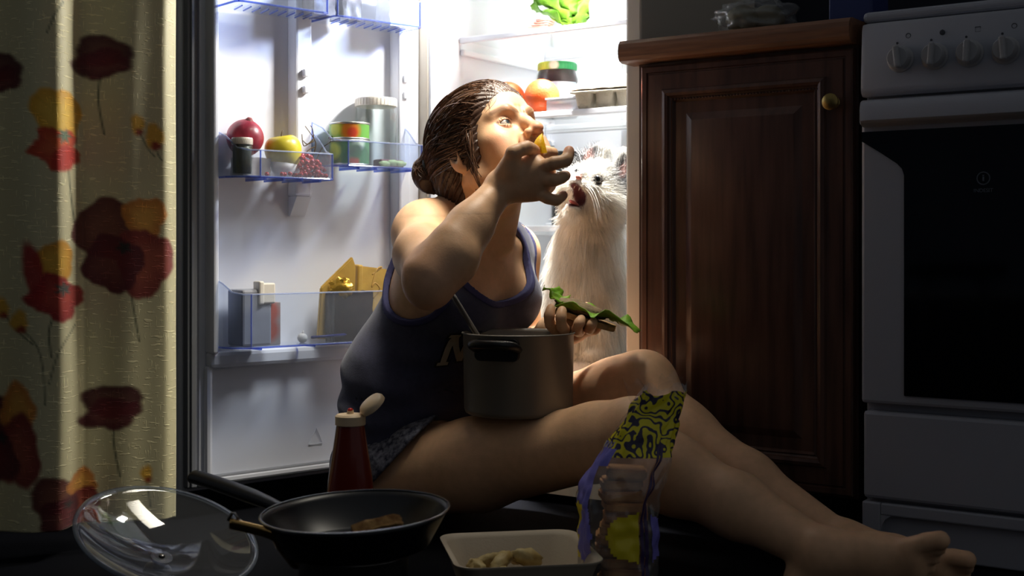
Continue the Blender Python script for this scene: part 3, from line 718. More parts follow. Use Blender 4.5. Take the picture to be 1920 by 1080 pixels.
# legs
BODY.chain([HR, HR*0.62+KR*0.38-V(0, 0, 0.004), HR*0.12+KR*0.88, KR], [0.086, 0.080, 0.062, 0.056], 0.03)
BODY.ball(KR+V(0.004, -0.01, 0.012), 0.050, 0.02)
sh = AR-KR
BODY.chain([KR, KR+sh*0.27-V(0.006, -0.004, 0.018), KR+sh*0.58-V(0, 0, 0.008), AR], [0.054, 0.058, 0.046, 0.032], 0.03)
BODY.chain([HLp, HLp*0.6+KL*0.4, HLp*0.1+KL*0.9, KL], [0.088, 0.079, 0.062, 0.057], 0.03)
BODY.ball(KL+V(0.012, -0.012, 0.010), 0.051, 0.02)
sh = AL-KL
BODY.chain([KL, KL+sh*0.27-V(0.012, 0, 0.020), KL+sh*0.58-V(0.006, 0, 0.012), AL], [0.052, 0.055, 0.043, 0.031], 0.03)
# feet
def foot(an, heel, ball, side, roll):
    fwd = (ball-heel).normalized()
    BODY.chain([an, heel], [0.032, 0.031], 0.02)
    BODY.ball(an+V(0.004, -0.016, 0.0)+fwd*0.01, 0.018, 0.015)
    mid = an*0.45+ball*0.55+V(0, 0, 0.004)
    BODY.chain([an, mid, ball+side*0.014], [0.034, 0.029, 0.021], 0.02)
    BODY.chain([heel, ball-side*0.022], [0.028, 0.020], 0.02); BODY.chain([an, ball-side*0.006], [0.03, 0.02], 0.02)
    ln = (0.050, 0.050, 0.045, 0.040, 0.034); rr = (0.0135, 0.0098, 0.0092, 0.0088, 0.0085)
    for i in range(5):
        b = ball+side*(0.024-0.0150*i)-fwd*(0.003*i); d = (fwd+V(0, 0, 0.12)).normalized()
        m = b+d*ln[i]*0.55; t = b+d*ln[i]*0.95-V(0, 0, 0.004)
        BODY.chain([b, m, t], [rr[i]*1.15, rr[i]*0.95, rr[i]], 0.004)
foot(AR, P(1512, 1094, 1.885), P(1706, 1052, 1.815), V(-0.22, -0.45, 0.86).normalized(), 0)
foot(AL, V(0.512, 2.035, -0.026), V(0.652, 1.955, -0.022), V(-0.35, -0.35, 0.85).normalized(), 0)
# head
HEAD = Sculpt()
def hell(c, r, k=0.012, mode=1, rot=None): HEAD.ell(hd(*c), [q*HS for q in r], rot or HAX, k*HS, mode)
def hcone(a, b, ra, rb, k=0.01, mode=1): HEAD.cone(hd(*a), hd(*b), ra*HS, rb*HS, k*HS, mode)
def hchain(pts, rs, k=0.006, mode=1):
    for i in range(len(pts)-1): hcone(pts[i], pts[i+1], rs[i], rs[i+1], k, mode)
hell((0, -0.005, 0.045), (0.074, 0.095, 0.080))
hell((0, 0.036, 0.050), (0.063, 0.054, 0.056), 0.03)
hell((0, 0.036, -0.018), (0.059, 0.056, 0.074), 0.03)
for s in (-1, 1):
    hchain([(0.056*s, 0.004, -0.030), (0.052*s, 0.016, -0.058), (0.030*s, 0.060, -0.088), (0.010*s, 0.078, -0.096)], [0.016, 0.016, 0.015, 0.014], 0.028)
    hell((0.044*s, 0.060, -0.012), (0.024, 0.022, 0.020), 0.022)
    hell((0.034*s, 0.066, -0.046), (0.026, 0.022, 0.028), 0.03)                       # cheek
hell((0, 0.080, -0.094), (0.020, 0.015, 0.014), 0.016)                                # chin
hell((0, 0.076, -0.052), (0.032, 0.025, 0.034), 0.02)                                 # muzzle of the face
for s in (-1, 1):
    hchain([(0.010*s, 0.0905, 0.026), (0.026*s, 0.0895, 0.0315), (0.046*s, 0.074, 0.030)], [0.0070, 0.0072, 0.0055], 0.014)   # drawn brows
    hell((0.0325*s, 0.097, 0.0105), (0.0175, 0.0155, 0.0115), 0.012, -1)               # eye sockets
hchain([(0, 0.089, 0.022), (0, 0.101, 0.004), (0, 0.113, -0.014)], [0.0085, 0.0082, 0.0095], 0.010)                      # nose
hell((0, 0.1165, -0.0185), (0.0108, 0.0100, 0.0092), 0.006)
for s in (-1, 1):
    hell((0.0130*s, 0.1035, -0.0215), (0.0072, 0.0105, 0.0080), 0.006)
    hell((0.0070*s, 0.1085, -0.0290), (0.0038, 0.0058, 0.0042), 0.003, -1)
    hchain([(0.018*s, 0.098, -0.022), (0.027*s, 0.088, -0.040), (0.030*s, 0.080, -0.056)], [0.0035, 0.004, 0.003], 0.008, -1)  # fold beside the nose
    hcone((0.004*s, 0.0985, 0.026), (0.005*s, 0.0985, 0.038), 0.0022, 0.0016, 0.006, -1)   # frown lines
hcone((0, 0.104, -0.033), (0, 0.103, -0.041), 0.0028, 0.003, 0.005, -1)
hell((0, 0.100, -0.0580), (0.0205, 0.022, 0.0105), 0.006, -1)                         # open mouth
hchain([(-0.025, 0.087, -0.0555), (-0.011, 0.1000, -0.0455), (0, 0.1015, -0.0470), (0.011, 0.1000, -0.0455), (0.025, 0.087, -0.0555)], [0.0036, 0.0050, 0.0050, 0.0050, 0.0036], 0.005)
hchain([(-0.024, 0.086, -0.0580), (-0.011, 0.0955, -0.0695), (0, 0.0975, -0.0720), (0.011, 0.0955, -0.0695), (0.024, 0.086, -0.0580)], [0.0036, 0.0056, 0.0064, 0.0056, 0.0036], 0.005)
EYES = [(0.0315*s, 0.0770, 0.0105) for s in (-1, 1)]
for e in EYES:
    hell(e, (0.0146, 0.0146, 0.0146), 0.003)
    hell((e[0]*1.02, e[1]+0.013, e[2]-0.0008), (0.0136, 0.012, 0.0038), 0.002, -1)
    hell(e, (0.0128, 0.0128, 0.0128), 0.001, -1)
for s in (-1, 1):                                                                     # ears
    ea = axes(H_r*s*0.92-H_f*0.40, H_u*0.96-H_f*0.2)
    HEAD.ell(hd(0.0765*s, -0.010, 0.002), [0.0085*HS, 0.032*HS, 0.0185*HS], ea, 0.006)
    HEAD.ell(hd(0.0865*s, -0.004, 0.004), [0.007*HS, 0.020*HS, 0.0105*HS], ea, 0.004, -1)
    HEAD.ball(hd(0.074*s, -0.002, -0.026), 0.0085*HS, 0.006)
# hands
HAND = Sculpt()
def finger(pts, r0, k=0.0028):
    pts = spline(pts, 3); n = len(pts); HAND.chain(pts, [r0*(1.03-0.24*i/(n-1)) for i in range(n)], k)
    for p_ in pts[3:-1:3]: HAND.ball(p_, r0*0.97, 0.003)
W = WR
kI, kM, kR_, kL_ = P(1000, 299, 2.165), P(1010, 317, 2.15), P(1014, 339, 2.15), P(1006, 361, 2.16)
for kk, r_ in ((kI, 0.0135), (kM, 0.0135), (kR_, 0.013), (kL_, 0.0125)):
    HAND.cone(W+(kk-W)*0.05, kk, 0.021, r_, 0.016)
HAND.ell((W+kM+kR_)/3+V(0.006, 0.004, 0), (0.045, 0.017, 0.034), axes((kM+kR_)/2-W, V(0, -1, 0)), 0.015)
tC = P(955, 318, 2.15); tM = P(962, 287, 2.135); tI = P(988, 277, 2.145); tT = P(1004, 284, 2.165)
HAND.chain([W+(tC-W)*0.3, tC, tM], [0.020, 0.017, 0.0125], 0.014); finger([tM, tI, tT], 0.0118, 0.003)
finger([kI, P(1020, 286, 2.20), P(1036, 287, 2.225), P(1022, 281, 2.235)], 0.0098)            # index, behind the wedge
finger([kM, P(1038, 306, 2.135), P(1061, 300, 2.14), P(1067, 283, 2.15)], 0.0112)              # middle, tip up
finger([kR_, P(1038, 338, 2.135), P(1053, 333, 2.145), P(1061, 329, 2.165)], 0.0106)
finger([kL_, P(1026, 371, 2.145), P(1043, 375, 2.15), P(1056, 366, 2.165)], 0.0098)
# left hand: palm up under the sandwich
pc = P(1072, 618, 2.37)
HAND.chain([WL, pc], [0.025, 0.024], 0.02); HAND.cone(pc, P(1112, 612, 2.33), 0.020, 0.016, 0.02)
finger([P(1046, 622, 2.33), P(1032, 608, 2.29), P(1030, 592, 2.272), P(1033, 578, 2.278)], 0.0098)
finger([P(1066, 624, 2.325), P(1054, 612, 2.28), P(1052, 595, 2.262), P(1054, 582, 2.268)], 0.0100)
finger([P(1086, 622, 2.32), P(1082, 618, 2.285), P(1086, 606, 2.268), P(1090, 598, 2.278)], 0.0096)
finger([P(1104, 618, 2.32), P(1106, 616, 2.29), P(1110, 608, 2.275), P(1113, 602, 2.285)], 0.0088)
finger([P(1060, 612, 2.36), P(1080, 590, 2.40), P(1100, 575, 2.41)], 0.0110)
SKIN = Sculpt(); SKIN.extend(BODY).extend(HEAD).extend(HAND)
fs = sfield(SKIN)
BX = [((-0.20, 2.08, 0.525), (0.135, 2.50, 0.80)), ((0.055, 2.22, 0.275), (0.185, 2.44, 0.385))]
VB, FB = mesh_field('b', (-0.42, 1.72, -0.12), (0.72, 2.80, 0.60), 0.0042, fs)
ins = np.zeros(len(VB), bool)
for lo, hi in BX: ins |= np.all((VB > np.array(lo)+0.003) & (VB < np.array(hi)-0.003), 1)
FB = FB[~ins[FB].all(1)]
parts_v, parts_f = [VB], [FB]
for (lo, hi), h in zip(BX, (0.0017, 0.0019)):
    v, f = mesh_field('h', lo, hi, h, fs); parts_f.append(f+sum(len(q) for q in parts_v)); parts_v.append(v)
VV = np.concatenate(parts_v); FF = np.concatenate(parts_f)
used = np.unique(FF); mp_ = np.full(len(VV), -1); mp_[used] = np.arange(len(used)); VV = VV[used]; FF = mp_[FF]
# skin tone by place: lips, brows, cheeks, knuckles, nails
def to_head(X):
    q = (X-np.array(HO))/HS; return np.stack([q @ np.array(H_r), q @ np.array(H_f), q @ np.array(H_u)], 1)
hl = to_head(VV)
cs = np.tile(np.array(srgb(224, 178, 138)[:3]), (len(VV), 1))
def seg_d(X, a, b):
    a, b = np.array(a), np.array(b); t = np.clip(((X-a) @ (b-a))/((b-a) @ (b-a)), 0, 1); return np.linalg.norm(X-a-t[:, None]*(b-a), axis=1)
def paint(d, r, w, c, amt=1.0):
    m = np.clip((r+w-d)/w, 0, 1)*amt; cs[:] = cs*(1-m[:, None])+np.array(srgb(*c)[:3])*m[:, None]
for s in (-1, 1):
    paint(np.linalg.norm(hl-np.array((0.045*s, 0.075, -0.020)), axis=1), 0.012, 0.022, (214, 140, 112), 0.6)
    d = np.minimum(seg_d(hl, (0.010*s, 0.100, 0.0255), (0.028*s, 0.100, 0.0355)), seg_d(hl, (0.028*s, 0.100, 0.0355), (0.051*s, 0.080, 0.031)))
    paint(d, 0.0028, 0.0035, (110, 76, 54), 0.8)
    d = seg_d(hl, (0.018*s, 0.094, 0.0145), (0.046*s, 0.080, 0.0125)); paint(d, 0.0015, 0.002, (60, 38, 30), 0.75)
    paint(np.linalg.norm(hl-np.array((0.0325*s, 0.09, 0.008)), axis=1), 0.010, 0.012, (186, 126, 104), 0.45)
up = [(-0.025, 0.088, -0.0555), (-0.011, 0.1015, -0.0460), (0, 0.103, -0.0475), (0.011, 0.1015, -0.0460), (0.025, 0.088, -0.0555)]
lw = [(-0.024, 0.087, -0.0580), (-0.011, 0.0965, -0.0690), (0, 0.0985, -0.0715), (0.011, 0.0965, -0.0690), (0.024, 0.087, -0.0580)]
for q in (up, lw):
    for a, b in zip(q[:-1], q[1:]): paint(seg_d(hl, a, b), 0.0045, 0.002, (188, 98, 86), 0.8)
paint(np.linalg.norm((hl-np.array((0, 0.086, -0.058)))/np.array((1.2, 1, 0.7)), axis=1), 0.012, 0.004, (96, 30, 28), 0.9)
paint(np.linalg.norm(hl-np.array((0, 0.118, -0.02)), axis=1), 0.008, 0.012, (220, 146, 118), 0.5)
for q in (tT, P(1067, 283, 2.15), P(1061, 329, 2.165), P(1056, 366, 2.165)): paint(np.linalg.norm(VV-np.array(q), axis=1), 0.008, 0.010, (224, 148, 124), 0.6)
for q in (ER, KR, KL): paint(np.linalg.norm(VV-np.array(q), axis=1), 0.03, 0.04, (206, 142, 116), 0.5)
M_skin = mat('skin', srgb(214, 166, 136), 0.46, spec=0.4, attr='Col', noise=0.10, nscale=60, bump=0.06, bscale=350, sss=0.12)
me = np_mesh('person', VV, FF); vcol(me, cs)
# along the borders between fine and coarse patches take the normals from the field itself, so no seam shows
vn = np.zeros(len(VV)*3, np.float32); me.vertices.foreach_get('normal', vn); vn = vn.reshape(-1, 3)
nb = np.zeros(len(VV), bool)
for lo, hi in BX:
    a_, b_ = np.array(lo), np.array(hi); dd = np.minimum(np.abs(VV-a_), np.abs(VV-b_)).min(1); nb |= (dd < 0.010) & np.all((VV > a_-0.01) & (VV < b_+0.01), 1)
q_ = VV[nb].astype(np.float32); gq = np.stack([SKIN.eval(q_+np.eye(3, dtype=np.float32)[a]*0.0015)-SKIN.eval(q_-np.eye(3, dtype=np.float32)[a]*0.0015) for a in range(3)], 1)
vn[nb] = gq/(np.linalg.norm(gq, axis=1)[:, None]+1e-9); me.normals_split_custom_set_from_vertices(vn.tolist())
person = link_mesh('person', me, M_skin)
tag(person, 'woman in a navy tank top sitting on the floor, biting a yellow wedge', 'person')
# eyes
def eyeball(e):
    bm = bmesh.new(); bmesh.ops.create_uvsphere(bm, u_segments=32, v_segments=24, radius=0.0127*HS)
    me = bpy.data.meshes.new('eyeball'); bm.to_mesh(me); bm.free()
    c = hd(*e); look = (H_f+H_r*-0.16+H_u*-0.02).normalized()
    n = np.array([v.co[:] for v in me.vertices]); n = n/np.linalg.norm(n, axis=1)[:, None]; ang = np.arccos(np.clip(n @ np.array(look), -1, 1))
    cc = np.tile(np.array(srgb(186, 176, 166)[:3]), (len(n), 1)); cc[ang < 0.47] = srgb(58, 70, 76)[:3]; cc[(ang > 0.39) & (ang < 0.50)] = srgb(34, 42, 48)[:3]; cc[ang < 0.19] = (0.004, 0.004, 0.005)
    vcol(me, cc); link_mesh('eyeball', me, M_eye, person, True, c)
M_eye = mat('eye', (0.8, 0.8, 0.8, 1), 0.08, attr='Col', coat=0.6)
for e in EYES: eyeball(e)
for z0, y0 in ((-0.0515, 0.0885),):      # upper teeth
    bm = bmesh.new()
    for i in range(8):
        a = (i-3.5)*0.0062; blob(bm, hd(a, y0-6*a*a, z0), 0.0034, 0.0026, 0.0052, 0, u=10, v=8)
    tag(obj('teeth', bm, mat('teeth', srgb(228, 220, 202), 0.25), person, smooth=True), kind='stuff')

# tank top: the torso grown a little, cut at neck, arms and hem; kept outside the skin
TOR = torso(Sculpt(), 0.011)
for s in (SR, SL): TOR.cone(NB+V(0, 0, 0.020)-(NB-s)*0.25, s+V(0, 0, 0.012), 0.044, 0.040, 0.035)
NCc, NCr, NCa = np.array(P(946, 468, 2.345), np.float32), np.array((0.108, 0.125, 0.098), np.float32), A3([L2, F2, V(0, 0, 1)])
BCc = np.array(NB-F2*0.075+V(0, 0, 0.02), np.float32); BCr = np.array((0.075, 0.07, 0.07), np.float32)
ARc, ARr = np.array(SR-L2*0.022-F2*0.022+V(0, 0, -0.046), np.float32), np.array((0.070, 0.104, 0.112), np.float32)
ALc, ALr = np.array(SL+L2*0.018+V(0, 0, -0.040), np.float32), np.array((0.066, 0.080, 0.105), np.float32)
def ed(X, c, r, ax):
    q = (X-c) @ ax.T; k0 = np.sqrt(((q/r)**2).sum(1)); k1 = np.sqrt(((q/(r*r))**2).sum(1)); return k0*(k0-1)/np.maximum(k1, 1e-5)
def cuts(X): return np.minimum.reduce([ed(X, NCc, NCr, NCa), ed(X, BCc, BCr, NCa), ed(X, ARc, ARr, NCa), ed(X, ALc, ALr, NCa)])
def folds(X):
    a = X @ np.array(L2, np.float32); b = X[:, 2]; c = X @ np.array(F2, np.float32)
    w = np.clip((0.36-b)/0.2, 0.15, 1)
    return w*(0.0042*np.sin(b*62+a*22+3*np.sin(c*11))+0.0028*np.sin(b*105-a*36+c*24)+0.0016*np.sin(c*70+b*30))
HEM = 0.096
def cloth(X, lo, hi, pr=None):
    if X is None:
        return TOR.near(lo, hi)
    d = TOR.eval(X, pr)+folds(X)
    d = np.maximum(d, -(SKIN.eval(X, SKIN.near(lo, hi))-0.0012))
    d = np.maximum(d, -cuts(X)); return np.maximum(d, HEM+0.012*np.sin(X[:, 0]*16)-X[:, 2]).astype(np.float32)
bl = (-0.42, 2.16, 0.09), (0.16, 2.74, 0.60)
v, f = mesh_field('t', bl[0], bl[1], 0.0034, cloth)
M_tank = mat('navy jersey', srgb(66, 67, 90), 0.85, noise=0.2, nscale=90, bump=0.15, bscale=500, sheen=0.2)
link_mesh('tank_top', np_mesh('tank_top', v, f), M_tank, person)
def bind(X, lo, hi, pr=None):
    if X is None: return TOR.near(lo, hi)
    d = TOR.eval(X, pr)+folds(X)-0.0022
    d = np.maximum(d, -(SKIN.eval(X, SKIN.near(lo, hi))-0.001)); c = cuts(X)
    d = np.maximum(d, np.abs(c-0.004)-0.0062-0.0)
    return np.maximum(d, 0.30-X[:, 2]).astype(np.float32)
v, f = mesh_field('t', (-0.26, 2.16, 0.29), (0.16, 2.74, 0.60), 0.0026, bind)
link_mesh('ribbed_binding', np_mesh('ribbed_binding', v, f), mat('navy ribbing', srgb(62, 62, 104), 0.8, bump=0.3, bscale=300, stretch=(1, 1, 6)), person)
# shorts
SHO = Sculpt(); SHO.ell(PEL, (0.174, 0.125, 0.114), [L2, F2, V(0, 0, 1)], 0.03)
SHO.cone(HR, HR*0.6+KR*0.4, 0.100, 0.096, 0.03); SHO.cone(HLp, HLp*0.6+KL*0.4, 0.100, 0.096, 0.03)
sp, sn = np.array(P(752, 850, 2.34), np.float32), np.array(V(0.72, -0.10, -0.68).normalized(), np.float32)
def shorts(X, lo, hi, pr=None):
    if X is None: return SHO.near(lo, hi)
    d = SHO.eval(X, pr)+0.003*np.sin(X[:, 0]*60+X[:, 2]*50)*np.sin(X[:, 1]*40)
    d = np.maximum(d, -(SKIN.eval(X, SKIN.near(lo, hi))-0.0012)); d = np.maximum(d, (X-sp) @ sn); return np.maximum(d, X[:, 2]-0.175).astype(np.float32)
v, f = mesh_field('s', (-0.44, 2.25, -0.12), (0.10, 2.85, 0.185), 0.0042, shorts)
M_shorts = mat('dark patterned cotton', srgb(40, 42, 60), 0.9, col2=srgb(128, 128, 140), nscale=110)
link_mesh('shorts', np_mesh('shorts', v, f), M_shorts, person)
# appliqué letter on the tank top
def on_cloth(p, d, lift):
    p = np.array(p, np.float32); d = np.array(d.normalized(), np.float32)
    for _ in range(40):
        e = float((TOR.eval(p[None])+folds(p[None]))[0])-lift
        p = p+d*e
        if abs(e) < 1e-4: break
    return Vector(p)
la, lb = V(0.93, 0.36, 0.06).normalized(), V(0.22, 0.05, 0.97).normalized(); lc = P(912, 673, 2.20)
ld = la.cross(lb).normalized(); ld = ld if ld.y > 0 else -ld
def letter(name, polys, lift, th, m):
    bm = bmesh.new()
    for q in polys:
        pts = []
        for (x0, y0), (x1, y1) in zip(q, q[1:]+q[:1]):
            for j in range(5): pts.append((x0+(x1-x0)*j/5, y0+(y1-y0)*j/5))
        fr_v = [bm.verts.new(on_cloth(lc+la*x+lb*y, ld, lift+th)) for x, y in pts]; bk = [bm.verts.new(on_cloth(lc+la*x+lb*y, ld, lift-0.001)) for x, y in pts]
        bm.faces.new(fr_v); n = len(pts)
        for i in range(n): bm.faces.new((fr_v[i], fr_v[(i+1) % n], bk[(i+1) % n], bk[i]))
    bmesh.ops.triangulate(bm, faces=[f for f in bm.faces if len(f.verts) > 4])
    return obj(name, bm, m, person)
def rc(x0, y0, x1, y1): return [(x0, y0), (x1, y0), (x1, y1), (x0, y1)]
def grow(q, g):
    cx = sum(p[0] for p in q)/len(q); cy = sum(p[1] for p in q)/len(q)
    return [(x+(g if x > cx else -g), y+(g if y > cy else -g)) for x, y in q]
stk = [rc(-0.022, -0.026, -0.011, 0.026), rc(0.011, -0.026, 0.022, 0.026), [(-0.022, 0.026), (-0.011, 0.026), (0.022, -0.026), (0.011, -0.026)],
       rc(-0.027, -0.031, -0.006, -0.025), rc(-0.027, 0.025, -0.010, 0.031), rc(0.006, 0.025, 0.027, 0.031)]
letter('letter_outline', [grow(q, 0.0032) for q in stk[:2]+stk[3:]], 0.001, 0.0006, M_black)
letter('letter', stk, 0.0018, 0.001, mat('cream felt', srgb(196, 182, 152), 0.9))
# ------------------------------------------------------------------ her hair: a shaped mass combed back to a low bun, with strands over it
HAIR = Sculpt()
def hh(c, r, k=0.02, mode=1, rot=None): HAIR.ell(hd(*c), [q*HS for q in r], rot or HAX, k*HS, mode)
hh((0, -0.014, 0.046), (0.083, 0.103, 0.090)); hh((0, -0.055, -0.010), (0.070, 0.062, 0.072), 0.04)
hh((0, 0.030, 0.056), (0.072, 0.063, 0.063), 0.02)
hh((0, -0.070, -0.055), (0.040, 0.042, 0.050), 0.03)
hh((0.066, 0.012, 0.006), (0.016, 0.030, 0.050), 0.02); hh((-0.066, 0.012, 0.006), (0.016, 0.030, 0.050), 0.02)
BUN = (0.044, -0.112, 0.030)
hh(BUN, (0.030, 0.024, 0.034), 0.006)
FCc, FCr = np.array(hd(0, 0.112, -0.018), np.float32), np.array((0.090, 0.084, 0.084), np.float32)*HS
HAXn = A3(HAX)
def hairf(X, lo, hi, pr=None):
    if X is None: return HAIR.near(lo, hi)
    q = to_head(X.astype(np.float32)); d = HAIR.eval(X, pr)
    ang = np.arctan2(q[:, 0], q[:, 2]-0.0+0.4*(-q[:, 1]))
    g = 0.0016*np.sin(ang*46+q[:, 1]*40)+0.0012*np.sin(ang*83-q[:, 1]*55)
    face = ed(X, FCc, FCr, HAXn); d = d+g*np.clip(face/0.022, 0, 1)
    h = np.maximum(0.010-np.abs(d+face), 0)/0.010
    d = np.maximum(d, -face)+h*h*0.010*0.25
    ear = np.linalg.norm((q-np.array((0.090, -0.012, -0.018)))/np.array((1.0, 0.55, 0.9)), axis=1)*HS-0.021
    d = np.maximum(d, -ear*0.6)
    return d.astype(np.float32)
lo = np.array(HO)-0.2; hi = np.array(HO)+0.2
v, f = mesh_field('hair', lo, hi, 0.0022, hairf)
M_hair = mat('dark brown hair', srgb(74, 52, 40), 0.38, spec=0.5, noise=0.35, nscale=40)
hair = link_mesh('hair', np_mesh('hair', v, f), M_hair, person)
def ribbons(name, paths, w0, w1, m, parent, seed=0):
    """paths (n,k,3): flat tapered strands as one mesh"""
    rng = np.random.RandomState(seed); n, k, _ = paths.shape
    t = np.gradient(paths, axis=1); t /= np.linalg.norm(t, axis=2)[..., None]+1e-9
    r = rng.normal(size=(n, 1, 3)); s = np.cross(t, np.repeat(r, k, 1)); s /= np.linalg.norm(s, axis=2)[..., None]+1e-9
    w = np.linspace(w0, w1, k)[None, :, None]
    V2 = np.stack([paths-s*w, paths+s*w], 2).reshape(-1, 3)
    base = (np.arange(n)[:, None]*k+np.arange(k-1)[None])*2
    Fq = np.stack([base, base+1, base+3, base+2], -1).reshape(-1, 4)
    me = np_mesh(name, V2, Fq); return me
def surf(X, lift):
    X = X.astype(np.float32); e = 0.002
    for _ in range(5):
        d = HAIR.eval(X)-lift
        g = np.stack([(HAIR.eval(X+np.eye(3, dtype=np.float32)[a]*e)-HAIR.eval(X-np.eye(3, dtype=np.float32)[a]*e)) for a in range(3)], 1); g /= np.linalg.norm(g, axis=1)[:, None]+1e-9
        X = X-g*d[:, None]
    return X
rng = np.random.RandomState(3); n, k = 1500, 14
al = rng.uniform(-1, 1, n)*math.pi*0.62                      # start round the hairline, from temple over the brow to temple
st = np.stack([0.074*np.sin(al), 0.070*np.cos(al)*0.9-0.006*rng.rand(n)+0.005, 0.092*np.cos(al)**2*0.95+0.0*al+0.004], 1)
st[:, 1] = np.where(np.abs(al) > 1.1, 0.030-0.03*rng.rand(n), st[:, 1]); st[:, 2] = np.where(np.abs(al) > 1.1, 0.03-0.05*rng.rand(n), st[:, 2])
back = rng.rand(n) < 0.45
rs = rng.normal(size=(n, 3)); rs[:, 1] = -np.abs(rs[:, 1])*0.6+0.2; rs[:, 2] = np.abs(rs[:, 2]); rs /= np.linalg.norm(rs, axis=1)[:, None]
st[back] = (rs*np.array((0.083, 0.100, 0.088))+np.array((0, -0.012, 0.045)))[back]
en = np.array(BUN)+rng.normal(size=(n, 3))*np.array((0.014, 0.008, 0.014))+np.array((-0.004, 0.018, 0.0))
T = np.linspace(0, 1, k)[None, :, None]
mid = (st+en)/2; mid = mid+(mid-np.array((0, -0.02, 0.02)))*0.9+np.array((0, 0, 0.02))
pth = (1-T)**2*st[:, None]+2*T*(1-T)*mid[:, None]+T**2*en[:, None]
Wp = np.array(HO)+HS*(pth[..., 0:1]*np.array(H_r)+pth[..., 1:2]*np.array(H_f)+pth[..., 2:3]*np.array(H_u))
lift = np.repeat(0.0005+0.0022*rng.rand(n)**2, k)
Wp = surf(Wp.reshape(-1, 3), lift).reshape(n, k, 3)
M_strand = mat('brown strands', srgb(104, 74, 54), 0.3, spec=0.6, noise=0.5, nscale=30)
tag(link_mesh('hair_strands', ribbons('hair_strands', Wp, 0.0007, 0.0004, M_strand, hair), M_strand, hair), kind='stuff')
# loose wisps by the temple, ear and nape
bm = bmesh.new()
def wisp(pts, r): tube(bm, spline([hd(*p) for p in pts], 8), r, 4)
rng2 = random.Random(5)
for i in range(26):
    j = lambda a: rng2.uniform(-a, a)
    wisp([(0.070+j(.004), 0.040+j(.008), 0.040+j(.01)), (0.078+j(.004), 0.030+j(.008), -0.005+j(.01)), (0.075+j(.006), 0.020+j(.01), -0.045+j(.01)), (0.062+j(.01), 0.012+j(.014), -0.090+j(.02))], 0.0007)
for i in range(10):
    j = lambda a: rng2.uniform(-a, a)
    wisp([(0.025+j(.02), 0.072+j(.004), 0.092+j(.006)), (0.040+j(.02), 0.100+j(.006), 0.080+j(.01)), (0.056+j(.012), 0.096+j(.006), 0.052+j(.01)), (0.066+j(.01), 0.085+j(.01), 0.036+j(.01))], 0.00035)
for i in range(14):
    j = lambda a: rng2.uniform(-a, a)
    wisp([(0.02+j(.04), -0.09+j(.02), -0.05+j(.03)), (0.03+j(.04), -0.125+j(.02), -0.08+j(.02)), (0.03+j(.05), -0.13+j(.03), -0.115+j(.02))], 0.0005)
tag(obj('loose_wisps', bm, M_strand, hair, smooth=True), kind='stuff')
bm = bmesh.new(); c = hd(BUN[0], BUN[1]+0.022, BUN[2]+0.002); tube(bm, [c+(H_r*math.cos(a)+H_u*math.sin(a))*0.024*HS for a in [2*math.pi*i/24 for i in range(24)]], 0.0035, 6, closed=True)
obj('hair_tie', bm, M_black, hair, smooth=True)
# ------------------------------------------------------------------ the cat, sitting on the lowest shelf
CS = 1.12
CO = P(1114, 352, 2.605)
c_f = V(-0.46, -0.83, 0.30).normalized(); c_u = V(0.42, 0.10, 0.90); c_r = c_f.cross(c_u).normalized(); c_u = c_r.cross(c_f).normalized()
def ch(x, y, z): return CO+(c_r*x+c_f*y+c_u*z)*CS
CAX = [c_r, c_f, c_u]
CAT = Sculpt()
def ce(c, r, k=0.012, mode=1, rot=None): CAT.ell(ch(*c), [q*CS for q in r], rot or CAX, k*CS, mode)
CB = fr_p(1100, 0.075, 0.385)                # chest
FX = [FU, FD, V(0, 0, 1)]
CAT.ell(CB, (0.068, 0.075, 0.125), FX, 0.03)
CAT.ell(fr_p(1108, 0.15, 0.335), (0.078, 0.11, 0.095), FX, 0.05)
CAT.ell(fr_p(1128, 0.22, 0.315), (0.074, 0.09, 0.075), FX, 0.05)
CAT.cone(CB+V(0, 0, 0.09), ch(0, -0.018, -0.025), 0.062, 0.048, 0.04)
for pxx, s in ((1074, 0.030), (1120, 0.040)):
    a = fr_p(pxx, s+0.03, 0.36); b = fr_p(pxx, s+0.012, 0.262); CAT.cone(a, b, 0.034, 0.022, 0.03)
    CAT.ell(b+V(0, 0, -0.008)-FD*0.014, (0.022, 0.030, 0.017), FX, 0.012)
for u0 in (-0.052, 0.050): CAT.ell(fr_p(1108, 0.16, 0.285)+FU*u0, (0.036, 0.075, 0.052), FX, 0.03)
CAT.chain([fr_p(1135, 0.29, 0.275), fr_p(1090, 0.33, 0.262), fr_p(1040, 0.30, 0.26)], [0.026, 0.026, 0.022], 0.03)     # tail round the far side
ce((0, -0.004, 0.002), (0.050, 0.047, 0.044)); 
for s in (-1, 1):
    ce((0.030*s, 0.006, -0.014), (0.030, 0.030, 0.027), 0.018)
    ce((0.0095*s, 0.0520, -0.0120), (0.0115, 0.0115, 0.0095), 0.006)
    ce((0.022*s, 0.040, 0.0085), (0.012, 0.010, 0.0095), 0.006, -1)
    ea = axes(c_r*s+c_u*0.30, c_f); 
    CAT.ell(ch(0.037*s, -0.006, 0.046), [0.022*CS, 0.0085*CS, 0.040*CS], [ea[0], c_f, (c_u+c_r*0.28*s).normalized()], 0.010)
    CAT.ell(ch(0.038*s, 0.004, 0.050), [0.014*CS, 0.007*CS, 0.025*CS], [ea[0], c_f, (c_u+c_r*0.28*s).normalized()], 0.006, -1)
ce((0, 0.036, -0.008), (0.022, 0.022, 0.018), 0.012); ce((0, 0.048, 0.004), (0.0085, 0.016, 0.012), 0.008)
ce((0, 0.036, -0.0560), (0.0135, 0.0150, 0.0085), 0.010)                          # dropped jaw
ce((0, 0.052, -0.0340), (0.0145, 0.026, 0.0170), 0.004, -1)                        # open mouth
